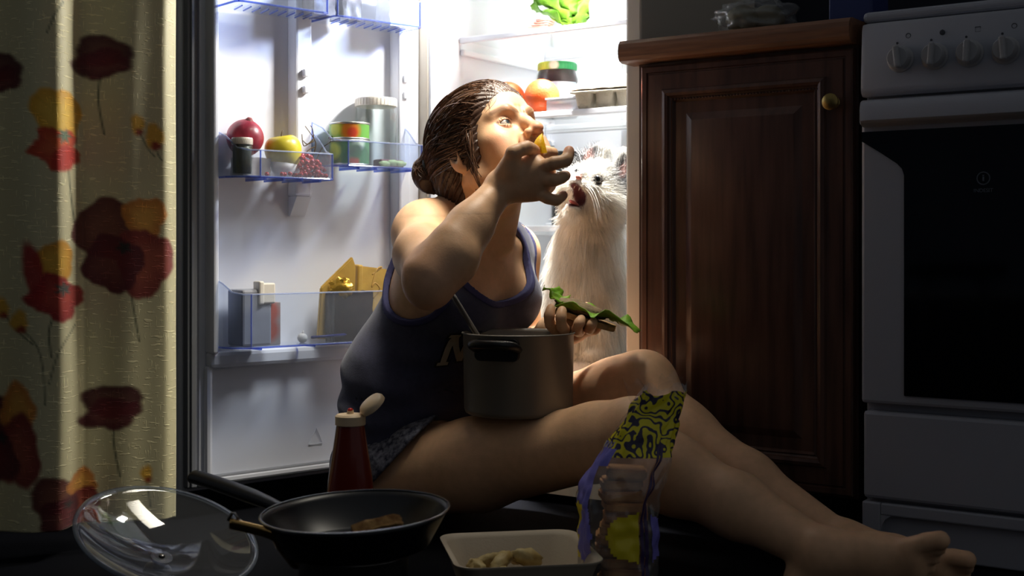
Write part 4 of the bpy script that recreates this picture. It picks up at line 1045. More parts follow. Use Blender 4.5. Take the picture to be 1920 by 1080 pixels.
vc_, fc_ = mesh_field('cat', (-0.02, 2.46, 0.215), (0.42, 3.0, 0.70), 0.0026, sfield(CAT))
def to_cat(X):
    q = (X-np.array(CO))/CS; return np.stack([q @ np.array(c_r), q @ np.array(c_f), q @ np.array(c_u)], 1)
def cat_col(X, lin=True):
    q = to_cat(X); c = np.tile(np.array((0.80, 0.765, 0.69)), (len(X), 1)); g = np.array(srgb(50, 49, 52)[:3])
    head = np.linalg.norm(q, axis=1) < 0.105
    m = np.zeros(len(X))
    for s in (-1, 1): m = np.maximum(m, np.clip(1.8-np.linalg.norm((q-np.array((0.042*s, -0.012, 0.046)))/np.array((0.026, 0.036, 0.036)), axis=1), 0, 1))
    m = np.maximum(m, np.clip(1.3-np.linalg.norm((q-np.array((0.0, -0.040, 0.02)))/np.array((0.066, 0.034, 0.052)), axis=1), 0, 1))
    m = np.where(head, m, 0)
    c = c*(1-m[:, None]*0.95)+g*m[:, None]*0.95
    d = np.linalg.norm((q-np.array((0, 0.050, -0.0340)))/np.array((0.88, 1.7, 1.10)), axis=1); mm = np.clip((0.0212-d)/0.003, 0, 1)[:, None]; c = c*(1-mm)+np.array(srgb(84, 30, 32)[:3])*mm
    for s in (-1, 1):
        d = np.linalg.norm((q-np.array((0.0385*s, 0.004, 0.050)))/np.array((0.013, 0.010, 0.024)), axis=1); mm = np.clip((1-d)*3, 0, 1)[:, None]*0.7; c = c*(1-mm)+np.array(srgb(206, 160, 150)[:3])*mm
        d = np.linalg.norm(q-np.array((0.022*s, 0.042, 0.009)), axis=1); mm = np.clip((0.0130-d)/0.003, 0, 1)[:, None]*0.9; c = c*(1-mm)+np.array(srgb(70, 56, 52)[:3])*mm
    return c
me = np_mesh('cat', vc_, fc_); vcol(me, cat_col(vc_))
M_cat = mat('cat skin and underfur', (0.8, 0.76, 0.7, 1), 0.8, attr='Col')
cat = link_mesh('cat', me, M_cat)
tag(cat, 'long haired white cat with grey ears sitting in the refrigerator, mouth open', 'cat')
def furmat():
    m = bpy.data.materials.new('cat fur'); m.use_nodes = True; nt = m.node_tree; L = nt.links; b = nt.nodes['Principled BSDF']; out = nt.nodes['Material Output']
    a = nt.nodes.new('ShaderNodeVertexColor'); a.layer_name = 'Col'; L.new(a.outputs[0], b.inputs['Base Color']); b.inputs['Roughness'].default_value = 0.5
    tl = nt.nodes.new('ShaderNodeBsdfTranslucent'); L.new(a.outputs[0], tl.inputs[0]); mx = nt.nodes.new('ShaderNodeMixShader'); mx.inputs[0].default_value = 0.4
    L.new(b.outputs[0], mx.inputs[1]); L.new(tl.outputs[0], mx.inputs[2]); L.new(mx.outputs[0], out.inputs[0]); return m
M_fur = furmat()
def make_fur():
    rng = np.random.RandomState(8)
    ctr = vc_[fc_].mean(1); e1 = vc_[fc_[:, 1]]-vc_[fc_[:, 0]]; e2 = vc_[fc_[:, 3]]-vc_[fc_[:, 0]]; nn = np.cross(e1, e2); ar = np.linalg.norm(nn, axis=1); nn /= ar[:, None]+1e-12
    q = to_cat(ctr); hdm = np.linalg.norm(q-np.array((0, -0.005, 0.0)), axis=1) < 0.082
    face = hdm & (q[:, 1] > 0.008)
    w = ar*np.where(hdm, 3.0, 1.0)
    bare = (np.linalg.norm((q-np.array((0, 0.052, -0.0340)))/np.array((0.90, 1.7, 1.10)), axis=1) < 0.0175)
    for s in (-1, 1): bare |= np.linalg.norm(q-np.array((0.022*s, 0.044, 0.009)), axis=1) < 0.0100
    bare |= np.linalg.norm(q-np.array((0, 0.064, -0.004)), axis=1) < 0.006
    w = np.where(bare, 0, w); n, k = 46000, 5
    i = rng.choice(len(ctr), n, p=w/w.sum()); p = ctr[i]+rng.normal(size=(n, 3))*0.0012; N = nn[i]; Q = q[i]; F_ = face[i]; H_ = hdm[i]
    d_face = np.linalg.norm(Q-np.array((0, 0.062, -0.004)), axis=1)
    ln = np.where(H_, np.clip(0.004+d_face*0.16, 0.004, 0.022), 0.040)*(0.7+0.6*rng.rand(n))
    ln = np.where(np.linalg.norm((Q-np.array((0, 0.055, -0.030)))/np.array((1.1, 1.5, 1.2)), axis=1) < 0.026, ln*0.42, ln)
    cheek = H_ & (np.abs(Q[:, 0]) > 0.035) & (Q[:, 2] < 0.0); ln = np.where(cheek, ln*1.5, ln)
    ln = np.where(H_ & (Q[:, 2] > 0.050), ln*0.6, ln)
    low = p[:, 2] < 0.29; ln = np.where(low & ~H_, 0.014, ln)
    radial = Q-np.array((0, 0.065, -0.006)); radial /= np.linalg.norm(radial, axis=1)[:, None]+1e-9
    rw = radial[:, 0:1]*np.array(c_r)+radial[:, 1:2]*np.array(c_f)+radial[:, 2:3]*np.array(c_u)
    clump = np.stack([np.sin(p[:, 2]*70+p[:, 0]*130), np.sin(p[:, 0]*90-p[:, 2]*55+1), 0*ln], 1)
    gdir = np.where(H_[:, None], rw*1.1, np.array((0, 0, -1.25))+clump*0.30)
    d0 = N*np.where(H_, 0.55, 0.60)[:, None]+gdir+rng.normal(size=(n, 3))*0.16; d0 /= np.linalg.norm(d0, axis=1)[:, None]
    T = np.linspace(0, 1, k)[None, :, None]; g = np.array((0, 0, -1.0))
    path = p[:, None]+d0[:, None]*ln[:, None, None]*T+g*(ln[:, None, None]*np.where(H_, 0.1, 0.45)[:, None, None])*T**2+rng.normal(size=(n, 1, 3))*0.0025*T**2
    me = ribbons('fur', path, 0.00042, 0.00012, None, None, 2)
    base = cat_col(p); base *= (0.82+0.26*rng.rand(n, 1)); grey = base.max(1) < 0.5; base[grey] *= (0.6+0.9*rng.rand(grey.sum(), 1))
    vcol(me, np.clip(np.repeat(base, k*2, 0), 0, 0.9)); return me
tag(link_mesh('fur', make_fur(), M_fur, cat), kind='stuff')
def cat_eye(s):
    bm = bmesh.new(); bmesh.ops.create_uvsphere(bm, u_segments=24, v_segments=16, radius=0.0084*CS); me = bpy.data.meshes.new('eyeball'); bm.to_mesh(me); bm.free()
    n = np.array([v.co[:] for v in me.vertices]); n /= np.linalg.norm(n, axis=1)[:, None]; look = np.array((c_f+c_r*0.35*s*0.3).normalized()); a = np.arccos(np.clip(n @ look, -1, 1))
    cc = np.tile(np.array(srgb(62, 60, 50)[:3]), (len(n), 1)); cc[a < 0.75] = (0.003, 0.003, 0.004); cc[a > 1.0] = srgb(60, 50, 46)[:3]; vcol(me, cc)
    link_mesh('eyeball', me, M_eye, cat, True, ch(0.0215*s, 0.0368, 0.0088))
cat_eye(-1); cat_eye(1)
bm = bmesh.new(); blob(bm, ch(0, 0.0640, -0.0035), 0.0062*CS, 0.0050*CS, 0.0042*CS, 0, M=Matrix((c_r, c_f, c_u)).transposed()); obj('nose', bm, mat('pink nose', srgb(214, 138, 124), 0.45), cat, smooth=True)
bm = bmesh.new(); blob(bm, ch(0, 0.042, -0.0465), 0.0080*CS, 0.0150*CS, 0.0035*CS, 0, M=Matrix((c_r, c_f, c_u)).transposed()); obj('tongue', bm, mat('pink tongue', srgb(176, 92, 90), 0.4), cat, smooth=True)
bm = bmesh.new()
for s in (-1, 1): lathe(bm, [(0, -0.006), (0.0012, 0), (0.0013, 0.001), (0, 0.0012)], 8, M=Matrix.Translation(ch(0.0055*s, 0.054, -0.0195)) @ Matrix((c_r, c_f, c_u)).transposed().to_4x4())
obj('tooth', bm, mat('cat tooth', srgb(236, 228, 210), 0.3), cat, smooth=True)['kind'] = 'stuff'
bm = bmesh.new(); rw_ = random.Random(2)
for s in (-1, 1):
    for i in range(9):
        a = ch(0.013*s+rw_.uniform(-.003, .003), 0.056, -0.012+rw_.uniform(-.005, .005)); L_ = 0.050+0.03*rw_.random()
        d = (c_r*s*0.9+c_f*0.35+c_u*rw_.uniform(-0.45, 0.15)).normalized(); tube(bm, spline([a, a+d*L_*0.5, a+d*L_*0.85+V(0, 0, -0.018), a+d*L_+V(0, 0, -0.040)], 6), [0.00035]*18+[0.0001], 4)
tag(obj('whiskers', bm, mat('white whisker', srgb(250, 246, 236), 0.4), cat, smooth=True), kind='stuff')
# ------------------------------------------------------------------ food and vessels in the refrigerator door
def fruit(name, label, cat_, c, r, prof, m, extra=None, rot=(0, 0, 0)):
    bm = bmesh.new(); lathe(bm, [(r*a, r*b) for a, b in prof], 32)
    for v in bm.verts: v.co *= 1+0.02*mnoise.noise(v.co*16)
    o = obj(name, bm, m, None, smooth=True, loc=c, rot=rot); tag(o, label, cat_); o.modifiers.new('round', 'SUBSURF').render_levels = 2
    return o
def mottled(name, c1, c2, sc=14, rough=0.35, stretch=(1, 1, 0.35)): return mat(name, c1, rough, col2=c2, nscale=sc, stretch=stretch, coat=0.15)
APPLE = [(0, -0.80), (0.25, -0.92), (0.55, -0.88), (0.85, -0.55), (1.0, 0.0), (0.98, 0.35), (0.82, 0.70), (0.55, 0.86), (0.25, 0.82), (0.08, 0.68), (0, 0.62)]
POM = [(0, -0.95), (0.45, -0.88), (0.85, -0.5), (1.0, 0.0), (0.92, 0.42), (0.62, 0.80), (0.25, 0.97), (0.14, 1.02), (0, 1.02)]
MLF = 0.6086     # floor of the left middle bin
pc_ = door_p(459, -0.036, 0.685)
pom = fruit('pomegranate', 'dark pink pomegranate behind the small jar in the door bin', 'fruit', pc_, 0.038, POM, mottled('pomegranate rind', srgb(176, 60, 76), srgb(128, 34, 50), 26), rot=(0.25, 0.3, 0))
bm = bmesh.new(); lathe(bm, [(0.009, 0.0365), (0.006, 0.040), (0.004, 0.0425), (0, 0.042)], 10); obj('crown', bm, mat('dry rind', srgb(140, 70, 70), 0.7), pom, smooth=True)
# it sits on a folded paper packet
def packet(name, label, cat_, c, sx, sy, sz, m, rz=0.0, tilt=(0, 0), amp=0.12, seed=1):
    bm = bmesh.new(); bmesh.ops.create_cube(bm, size=1.0); bmesh.ops.subdivide_edges(bm, edges=bm.edges[:], cuts=5, use_grid_fill=True)
    for v in bm.verts:
        n_ = mnoise.noise(v.co*4+Vector((seed, seed*2, 0))); v.co = Vector((v.co.x*sx*(1+amp*n_), v.co.y*sy*(1+amp*1.4*mnoise.noise(v.co*5+Vector((seed*3, 0, 1)))), (v.co.z+0.5)*sz*(1+amp*n_*0.6)))
    o = obj(name, bm, m, None, loc=c, rot=(tilt[0], tilt[1], rz), angle=25); return tag(o, label, cat_)
M_pale = mat('pale wrapped paper', srgb(200, 190, 184), 0.6, noise=0.2, nscale=30)
packet('paper_packet', 'pale wrapped packet lying under the pomegranate in the door bin', 'packet', door_p(470, -0.034, MLF+0.001), 0.06, 0.05, 0.037, M_pale, DA)
bowl_c = door_p(531, -0.055, MLF+0.0005)
M_whitebowl = mat('white porcelain', srgb(226, 222, 214), 0.25)
bm = bmesh.new(); lathe(bm, [(0, 0), (0.012, 0), (0.014, 0.002), (0.024, 0.016), (0.030, 0.034), (0.0285, 0.034), (0.022, 0.017), (0.012, 0.005), (0, 0.004)], 36)
tag(obj('small_bowl', bm, M_whitebowl, None, smooth=True, loc=bowl_c), 'small white bowl under the yellow apple in the door bin', 'bowl')
apple = fruit('apple', 'yellow apple resting above the red berries in the door bin', 'apple', bowl_c+Vector((0, 0, 0.052)), 0.0375, APPLE, mottled('yellow apple skin', srgb(222, 200, 44), srgb(196, 180, 50), 10), rot=(0.12, -0.15, 0))
bm = bmesh.new(); tube(bm, [(0, 0, 0.022), (0.002, 0, 0.034), (0.006, 0.001, 0.042)], [0.0012, 0.001, 0.0014], 6); obj('stem', bm, mat('apple stem', srgb(84, 66, 40), 0.7), apple, smooth=True)
M_jarglass = clearmat('jar glass', (0.94, 0.965, 0.955, 1), 0.03, 0.985)
M_whitecap = mat('white cap plastic', srgb(222, 214, 200), 0.4)
def jar(name, label, c, r, h, fill, fillh, capm, neck=0.8, caph=0.014, extra=None):
    t_ = thing(name, label, 'jar', c)
    bm = bmesh.new(); lathe(bm, [(0, 0), (r*0.9, 0), (r, r*0.1), (r, h*0.76), (r*0.97, h*0.82), (r*neck, h*0.92), (r*neck, h), (r*neck-0.002, h), (r*neck-0.002, h*0.92), (r*0.93, h*0.81), (r-0.0025, h*0.75), (r-0.0025, 0.004), (0, 0.004)], 40)
    obj('glass_body', bm, M_jarglass, t_, smooth=True)
    if fill:
        bm = bmesh.new(); q = r-0.0032; lathe(bm, [(0, 0.0046), (q*0.95, 0.0046), (q, 0.008), (q, min(fillh, h*0.74)), (q*neck*1.08 if fillh > h*0.8 else q, fillh), (0, fillh)], 36); obj('contents', bm, fill, t_, smooth=True)
    bm = bmesh.new(); R_ = r*neck+0.003; lathe(bm, [(0, h-caph*0.8), (R_*0.98, h-caph*0.8), (R_, h-caph*0.75), (R_, h+caph*0.15), (R_*0.96, h+caph*0.3), (0, h+caph*0.3)], 40)
    for i in range(36):
        a = 2*math.pi*i/36; x, y = R_*math.cos(a), R_*math.sin(a); box(bm, (x-0.0004, y-0.0004, h-caph*0.7), (x+0.0004, y+0.0004, h+caph*0.1))
    obj('lid', bm, capm, t_, angle=40); return t_
M_olive = mat('dark pickle', srgb(54, 50, 24), 0.4, noise=0.5, nscale=60)
jar('small_jar', 'small dark jar with white screw cap in front of the pomegranate', door_p(454, -0.066, MLF+0.0005), 0.021, 0.070, M_olive, 0.060, M_whitecap, 0.82, 0.012)
# bunch of red berries with dry stalks
bunch = thing('berry_bunch', 'bunch of small red berries with dry brown stalks in the door bin', 'berries', door_p(565, -0.060, MLF))
M_berry = mat('red berry', srgb(200, 44, 34), 0.22, coat=0.3, col2=srgb(150, 22, 26), nscale=70)
bme = bmesh.new(); blob(bme, (0, 0, 0), 0.0046, 0.0046, 0.0044, 0.03, 3, 1, 12, 8); me0 = bpy.data.meshes.new('berry'); bme.to_mesh(me0); bme.free(); me0.materials.append(M_berry); me0.polygons.foreach_set('use_smooth', [True]*len(me0.polygons))
rb = random.Random(11); pos = []
bo = door_p(565, -0.060, MLF)
while len(pos) < 96:
    px_ = rb.gauss(574, 24); 
    if not 486 < px_ < 616: continue
    yy = rb.uniform(-0.092, -0.030); hmax = max(0.004, 0.050-abs(px_-572)*0.0009); z_ = MLF+0.0055+rb.random()**1.3*hmax
    p_ = door_p(px_, yy, z_)
    if (p_-(bowl_c+Vector((0, 0, 0.03)))).length < 0.038: continue
    if all((p_-q_).length > 0.0082 for q_ in pos): pos.append(p_)
    rb.random()
for p_ in pos:
    b_ = link_mesh('berry', me0, None, bunch, loc=p_-bo)
def stalks(name, segs, r, m, parent, org):
    for s_ in segs:
        bm = bmesh.new(); P_ = spline([p-org for p in s_], 5); tube(bm, P_, [r*(1-0.5*i/len(P_)) for i in range(len(P_))], 6); obj(name, bm, m, parent, smooth=True)
M_twig = mat('dry stalk', srgb(92, 74, 44), 0.8, noise=0.3, nscale=60)
D_ = lambda px_, z_, y_=-0.05: door_p(px_, y_, z_)
zz = lambda py: 0.47+(465-py)/2400*2.56
stalks('stalk', [[D_(585, zz(298)), D_(592, zz(270)), D_(588, zz(256)), D_(572, zz(234))], [D_(588, zz(256)), D_(586, zz(240)), D_(582, zz(232))], [D_(588, zz(262)), D_(576, zz(268)), D_(568, zz(262))],
                 [D_(592, zz(300)), D_(603, zz(275)), D_(618, zz(262)), D_(619, zz(252))], [D_(616, zz(254)), D_(628, zz(247)), D_(646, zz(239))], [D_(590, zz(272)), D_(578, zz(280)), D_(566, zz(296))], [D_(588, zz(258)), D_(570, zz(272)), D_(566, zz(250))]], 0.0014, M_twig, bunch, bo)
# tins, jar and tray in the right middle bin
MRF = 0.6386
def canmat(name, base, blobs):
    m = bpy.data.materials.new(name); m.use_nodes = True; nt = m.node_tree; L = nt.links; b = nt.nodes['Principled BSDF']; b.inputs['Roughness'].default_value = 0.35
    tc = nt.nodes.new('ShaderNodeTexCoord'); cur = None
    for c_, ctr, rad in blobs:
        d = nt.nodes.new('ShaderNodeVectorMath'); d.operation = 'DISTANCE'; L.new(tc.outputs['Object'], d.inputs[0]); d.inputs[1].default_value = ctr
        r_ = nt.nodes.new('ShaderNodeMapRange'); r_.inputs[1].default_value = rad; r_.inputs[2].default_value = rad*0.55; r_.inputs[3].default_value = 0; r_.inputs[4].default_value = 1; L.new(d.outputs['Value'], r_.inputs[0])
        mx = nt.nodes.new('ShaderNodeMix'); mx.data_type = 'RGBA'; L.new(r_.outputs[0], mx.inputs[0]); mx.inputs[7].default_value = c_
        if cur: L.new(cur, mx.inputs[6])
        else: mx.inputs[6].default_value = base
        cur = mx.outputs[2]
    L.new(cur, b.inputs['Base Color']); return m
M_tin = mat('tin plate', srgb(196, 196, 190), 0.3, metal=0.9)
def tin(label, c, r, h, m):
    t_ = thing('food_tin', label, 'tin', c, group=None)
    bm = bmesh.new(); lathe(bm, [(r*0.97, 0.003), (r*0.97, h-0.003)], 48); obj('printed_label', bm, m, t_, smooth=True)
    bm = bmesh.new()
    for z_, s_ in ((0, 1), (h, -1)): lathe(bm, [(0, z_+s_*0.003), (r*0.93, z_+s_*0.003), (r*0.95, z_), (r, z_), (r, z_+s_*0.003), (r*0.965, z_+s_*0.0045)], 48)
    obj('rim', bm, M_tin, t_, smooth=True); return t_
tc_ = door_p(655, -0.052, MRF+0.0005); toC = (Vector((0, 0, 0))-tc_); toC.z = 0; toC.normalize(); sdv = Vector((-toC.y, toC.x, 0))
def lab(a, z_): return tuple(toC*0.042*math.cos(a)+sdv*0.042*math.sin(a)+Vector((0, 0, z_)))
grn = srgb(96, 158, 62)
tin('lower green tin under another in the door bin', tc_, 0.0425, 0.053, canmat('green bean print', srgb(74, 128, 78), [(srgb(170, 196, 84), lab(-0.9, 0.03), 0.022), (srgb(200, 214, 190), lab(0.5, 0.046), 0.018), (srgb(176, 70, 44), lab(0.25, 0.008), 0.014), (srgb(60, 100, 60), lab(0.3, 0.03), 0.02)]))
tin('upper green tin with an orange print stacked on another', tc_+Vector((0, 0, 0.0532)), 0.0425, 0.036, canmat('orange carrot print', grn, [(srgb(206, 120, 40), lab(0.05, 0.018), 0.026), (srgb(196, 66, 40), lab(0.15, 0.014), 0.014), (srgb(190, 200, 60), lab(-0.8, 0.022), 0.02)]))
gj = jar('preserving_jar', 'tall empty preserving jar with white lid behind the green tins', door_p(705, -0.042, MRF+0.0005), 0.045, 0.142, None, 0, M_whitecap, 0.92, 0.016)
tr_ = thing('deli_tray', 'dark red deli tray with a pale leaf beside the preserving jar', 'tray', door_p(728, -0.075, MRF+0.0005), (0, 0, DA))
bm = bmesh.new(); box(bm, (-0.030, -0.016, 0), (0.030, 0.014, 0.016), 0.003); obj('tray_body', bm, mat('dark red plastic', srgb(110, 34, 40), 0.4), tr_)
bm = bmesh.new()
for i, (x, z_) in enumerate(((-0.022, 0.006), (0.0, 0.009), (0.018, 0.008))): blob(bm, (x, -0.0185, z_), 0.014, 0.004, 0.006, 0.4, 3, i, 14, 8)
obj('leaf', bm, mat('pale cabbage leaf', srgb(176, 196, 130), 0.5), tr_, smooth=True)
# lowest bin
LOF = 0.2796
M_grey = mat('grey carton', srgb(146, 148, 156), 0.5, noise=0.15, nscale=20)
def prism_thing(name, label, cat_, c, sx, sy, h, m, rz, bev=0.004, lean=0):
    bm = boxbm((-sx/2, -sy/2, 0), (sx/2, sy/2, h), bev); return tag(obj(name, bm, m, None, loc=c, rot=(lean, 0, rz)), label, cat_)
cart = thing('drink_carton', 'grey drink carton with a pale screw cap in the lowest door bin', 'carton', door_p(470, -0.047, LOF), (0, 0, DA))
bm = boxbm((-0.035, -0.030, 0), (0.030, 0.030, 0.110), 0.005); obj('carton_body', bm, M_grey, cart)
bm = bmesh.new(); box(bm, (0.004, -0.034, 0.082), (0.036, -0.012, 0.122), 0.003); box(bm, (-0.001, -0.036, 0.080), (0.010, -0.010, 0.126), 0.003); obj('cap', bm, M_whitecap, cart)
m2 = canmat('grey and red print', srgb(150, 140, 136), [(srgb(170, 70, 50), (-0.012, -0.012, 0.03), 0.03), (srgb(170, 70, 50), (-0.012, -0.012, 0.065), 0.03)])
prism_thing('narrow_box', 'narrow grey and red box standing beside the drink carton', 'box', door_p(509, -0.060, LOF), 0.030, 0.020, 0.084, m2, DA, 0.0015)
bm = bmesh.new(); blob(bm, (0, 0, 0.009), 0.010, 0.010, 0.010, 0.1, 3, 2, 14, 10)
tube(bm, [(0, 0, 0.016), (0.002, 0, 0.024)], [0.003, 0.001], 6)
tag(obj('garlic_clove', bm, mat('garlic skin', srgb(206, 200, 190), 0.6), None, smooth=True, loc=door_p(567, -0.05, LOF)), 'small white garlic clove on the floor of the lowest door bin', 'garlic')
pen0, pen1 = door_p(584, -0.085, LOF+0.012), door_p(646, -0.085, LOF+0.014)
bm = bmesh.new(); tube(bm, [Vector((0, 0, 0)), pen1-pen0], 0.0028, 8); tube(bm, [pen1-pen0, (pen1-pen0)*1.06], [0.0028, 0.0008], 8)
tag(obj('blue_straw', bm, mat('dark blue plastic', srgb(24, 26, 96), 0.4), None, smooth=True, loc=pen0), 'thin dark blue stick lying along the front of the lowest door bin', 'stick')
M_kraft = mat('golden kraft paper', srgb(206, 168, 84), 0.45, noise=0.2, nscale=25, bump=0.2, bscale=60)
M_foil = mat('golden foil', srgb(214, 170, 70), 0.25, metal=0.7, bump=0.5, bscale=90)
def sheet_pack(name, label, cat_, px_, y_, z0, poly, th, m, rz, lean):
    bm = bmesh.new(); prism(bm, poly, -th/2, th/2, Matrix(((1, 0, 0, 0), (0, 0, -1, 0), (0, 1, 0, 0), (0, 0, 0, 1))))
    bmesh.ops.bevel(bm, geom=bm.edges[:], offset=min(0.0025, th*0.3), segments=2, affect='EDGES')
    return tag(obj(name, bm, m, None, loc=door_p(px_, y_, z0), rot=(lean, 0, rz)), label, cat_)
sheet_pack('paper_envelope', 'golden paper packet with a pointed corner in the lowest door bin', 'packet', 632, -0.040, LOF+0.004, [(-0.044, 0), (0.036, 0), (0.034, 0.150), (0.026, 0.170), (-0.040, 0.106)], 0.010, M_kraft, DA-0.25, 0.10)
fp = sheet_pack('folded_packet', 'square golden packet with folded edge beside the pointed one', 'packet', 690, -0.046, LOF+0.004, [(-0.030, 0), (0.040, 0), (0.040, 0.142), (-0.030, 0.150)], 0.016, M_kraft, DA-0.05, 0.05)
bm = bmesh.new(); box(bm, (-0.036, -0.013, 0.085), (-0.024, 0.010, 0.152), 0.003); obj('folded_edge', bm, M_kraft, fp)
packet('dark_pouch', 'dark brown food pouch in front of the golden packets', 'pouch', door_p(655, -0.062, LOF), 0.095, 0.034, 0.100, mat('dark brown foil', srgb(58, 46, 34), 0.35, noise=0.4, nscale=40), DA, (0, 0), 0.10, 4)
bm = bmesh.new(); blob(bm, (0, 0, 0), 0.024, 0.010, 0.020, 0.45, 5, 4, 20, 14); tag(obj('foil_wrapper', bm, M_foil, None, angle=30, loc=door_p(640, -0.074, LOF+0.108)), 'crumpled golden foil wrapper on top of the dark pouch', 'wrapper')
tw = [door_p(700, -0.078, LOF+0.085), door_p(712, -0.085, LOF+0.105), door_p(703, -0.085, LOF+0.118), door_p(697, -0.083, LOF+0.110), door_p(706, -0.082, LOF+0.145), door_p(716, -0.08, LOF+0.150), door_p(698, -0.078, LOF+0.135)]
bm = bmesh.new(); tube(bm, [p-tw[0] for p in spline(tw, 6)], 0.0016, 6); tag(obj('twist_tie', bm, mat('gold twist tie', srgb(190, 150, 80), 0.4), None, smooth=True, loc=tw[0]), 'curled golden twist tie beside the folded packet', 'tie')
# upper bins
packet('cheese_packet', 'grey wrapped packet at the right of the upper left door bin', 'packet', door_p(596, -0.05, 0.9405), 0.05, 0.05, 0.05, mat('grey film wrap', srgb(140, 132, 130), 0.4, noise=0.4, nscale=50), DA, (0, 0), 0.1, 6)
packet('dark_packet', 'dark crinkled packet at the left of the upper right door bin', 'packet', door_p(648, -0.05, 0.9385), 0.045, 0.05, 0.06, mat('dark crinkled film', srgb(92, 88, 96), 0.3, noise=0.5, nscale=70), DA, (0, 0), 0.12, 9)
packet('white_packet', 'pale crinkled bag at the right of the upper right door bin', 'packet', door_p(740, -0.05, 0.9385), 0.06, 0.05, 0.07, mat('pale crinkled film', srgb(216, 218, 228), 0.3, noise=0.12, nscale=60), DA, (0, 0), 0.12, 12)
bm = bmesh.new(); box(bm, (-0.004, -0.008, 0), (0.004, 0.004, 0.022), 0.002); box(bm, (-0.003, -0.016, 0.004), (0.003, -0.006, 0.010), 0.001)
tag(obj('red_clip', bm, mat('red plastic', srgb(206, 40, 36), 0.4), None, loc=door_p(741, -0.043, 0.492), rot=(0, 0, DA)), 'small red plastic clip on the door behind the woman\'s shoulder', 'clip')

# ------------------------------------------------------------------ on the shelves
S1, S2 = 0.7635, 0.9445
M_orange = mat('orange rind', srgb(226, 92, 34), 0.45, spec=0.5, noise=0.08, nscale=30, bump=0.25, bscale=260, sss=0.1)
SPH = [(0, -0.97), (0.4, -0.9), (0.8, -0.58), (1, 0), (0.82, 0.56), (0.45, 0.87), (0.15, 0.97), (0.06, 0.955), (0, 0.955)]
SPH = [(math.cos(R(a)), math.sin(R(a))*0.98) for a in range(-90, 91, 10)]; SPH[0] = (0, -0.98); SPH[-1] = (0, 0.955)
fruit('orange', 'round orange on the middle shelf in front of the dark jar', 'orange', fr_p(1016, 0.145, S1+0.039), 0.0395, SPH, M_orange, rot=(0.5, 0.3, 0))
fruit('orange', 'orange on the middle shelf half hidden behind the woman\'s hair', 'orange', fr_p(952, 0.16, S1+0.0405), 0.0415, SPH, M_orange, rot=(-0.5, 0.6, 0))
jj = jar('jam_jar', 'dark jam jar with green lid and blue label on the middle shelf', fr_p(1045, 0.262, S1), 0.050, 0.124, mat('dark cherry jam', srgb(52, 10, 24), 0.3, noise=0.5, nscale=50), 0.112, canmat('green lid', srgb(40, 140, 84), [(srgb(200, 216, 70), (-0.04, -0.02, 0.12), 0.04), (srgb(230, 236, 220), (-0.01, -0.045, 0.12), 0.014)]), 0.84, 0.016)
bm = bmesh.new(); jc = fr_p(1045, 0.262, S1); a_ = math.atan2(-jc.y, -jc.x); lathe(bm, [(0.0504, 0.02), (0.0504, 0.082)], 24, a0=a_-0.55, a1=a_+1.0)
obj('paper_label', bm, canmat('blue paper label', srgb(180, 202, 228), [(srgb(236, 226, 170), (0.05*math.cos(a_), 0.05*math.sin(a_), 0.04), 0.02), (srgb(214, 226, 240), (0.05*math.cos(a_+0.4), 0.05*math.sin(a_+0.4), 0.06), 0.03)]), jj, smooth=True)
# egg carton: cups below, ribbed lid above
eg = thing('egg_carton', 'grey cardboard egg carton at the right end of the middle shelf', 'carton', fr_p(1146, 0.155, S1), (0, 0, FR_A+0.12))
M_pulp = mat('grey paper pulp', srgb(176, 166, 146), 0.9, noise=0.12, nscale=40, bump=0.4, bscale=220)
bm = bmesh.new()
for i in range(3):
    for j in range(2):
        cx, cy = (i-1)*0.047, (j-0.5)*0.047; n8 = lambda r_, z_: [(cx+r_*math.copysign(abs(math.cos(a))**0.6, math.cos(a)), cy+r_*math.copysign(abs(math.sin(a))**0.6, math.sin(a)), z_) for a in [2*math.pi*(k+0.5)/16 for k in range(16)]]
        loft(bm, [n8(0.013, 0.0), n8(0.017, 0.006), n8(0.0225, 0.036)])
box(bm, (-0.074, -0.051, 0.034), (0.074, 0.051, 0.038), 0.001); obj('egg_cups', bm, M_pulp, eg, angle=50)
bm = bmesh.new()
def lidring(x, k, z_): return [(x, -0.050*k, z_*0.1+0.040), (x, -0.046*k, 0.040+z_*0.5), (x, -0.030*k, 0.040+z_), (x, 0.030*k, 0.040+z_), (x, 0.046*k, 0.040+z_*0.5), (x, 0.050*k, z_*0.1+0.040)]
loft(bm, [lidring(x, k, z_) for x, k, z_ in ((-0.074, 1, 0.004), (-0.066, 0.97, 0.018), (-0.052, 0.93, 0.032), (-0.034, 0.92, 0.032), (-0.024, 0.95, 0.020), (-0.014, 0.93, 0.036), (0.004, 0.92, 0.038), (0.016, 0.95, 0.022), (0.03, 0.92, 0.034), (0.052, 0.92, 0.032), (0.066, 0.97, 0.018), (0.074, 1, 0.004))])
obj('lid', bm, M_pulp, eg, angle=50)
pb = thing('plastic_tub', 'small clear tub with red fruit in front of the jam jar', 'tub', fr_p(1062, 0.128, S1), (0, 0, FR_A))
bm = bmesh.new(); box(bm, (-0.042, -0.016, 0), (0.042, 0.016, 0.026), 0.003); obj('tub_body', bm, clearmat('milky plastic', (0.9, 0.9, 0.9, 1), 0.1, 0.45), pb)
bm = bmesh.new()
for i in range(4): blob(bm, (-0.026+i*0.011, -0.003, 0.011), 0.008, 0.008, 0.008, 0.1, 3, i, 12, 8)
obj('red_fruit', bm, mat('red fruit', srgb(200, 60, 60), 0.4), pb, smooth=True)['kind'] = 'stuff'
bm = bmesh.new(); box(bm, (-0.044, -0.018, 0.0262), (0.044, 0.018, 0.030), 0.0012); obj('lid', bm, M_liner, pb)
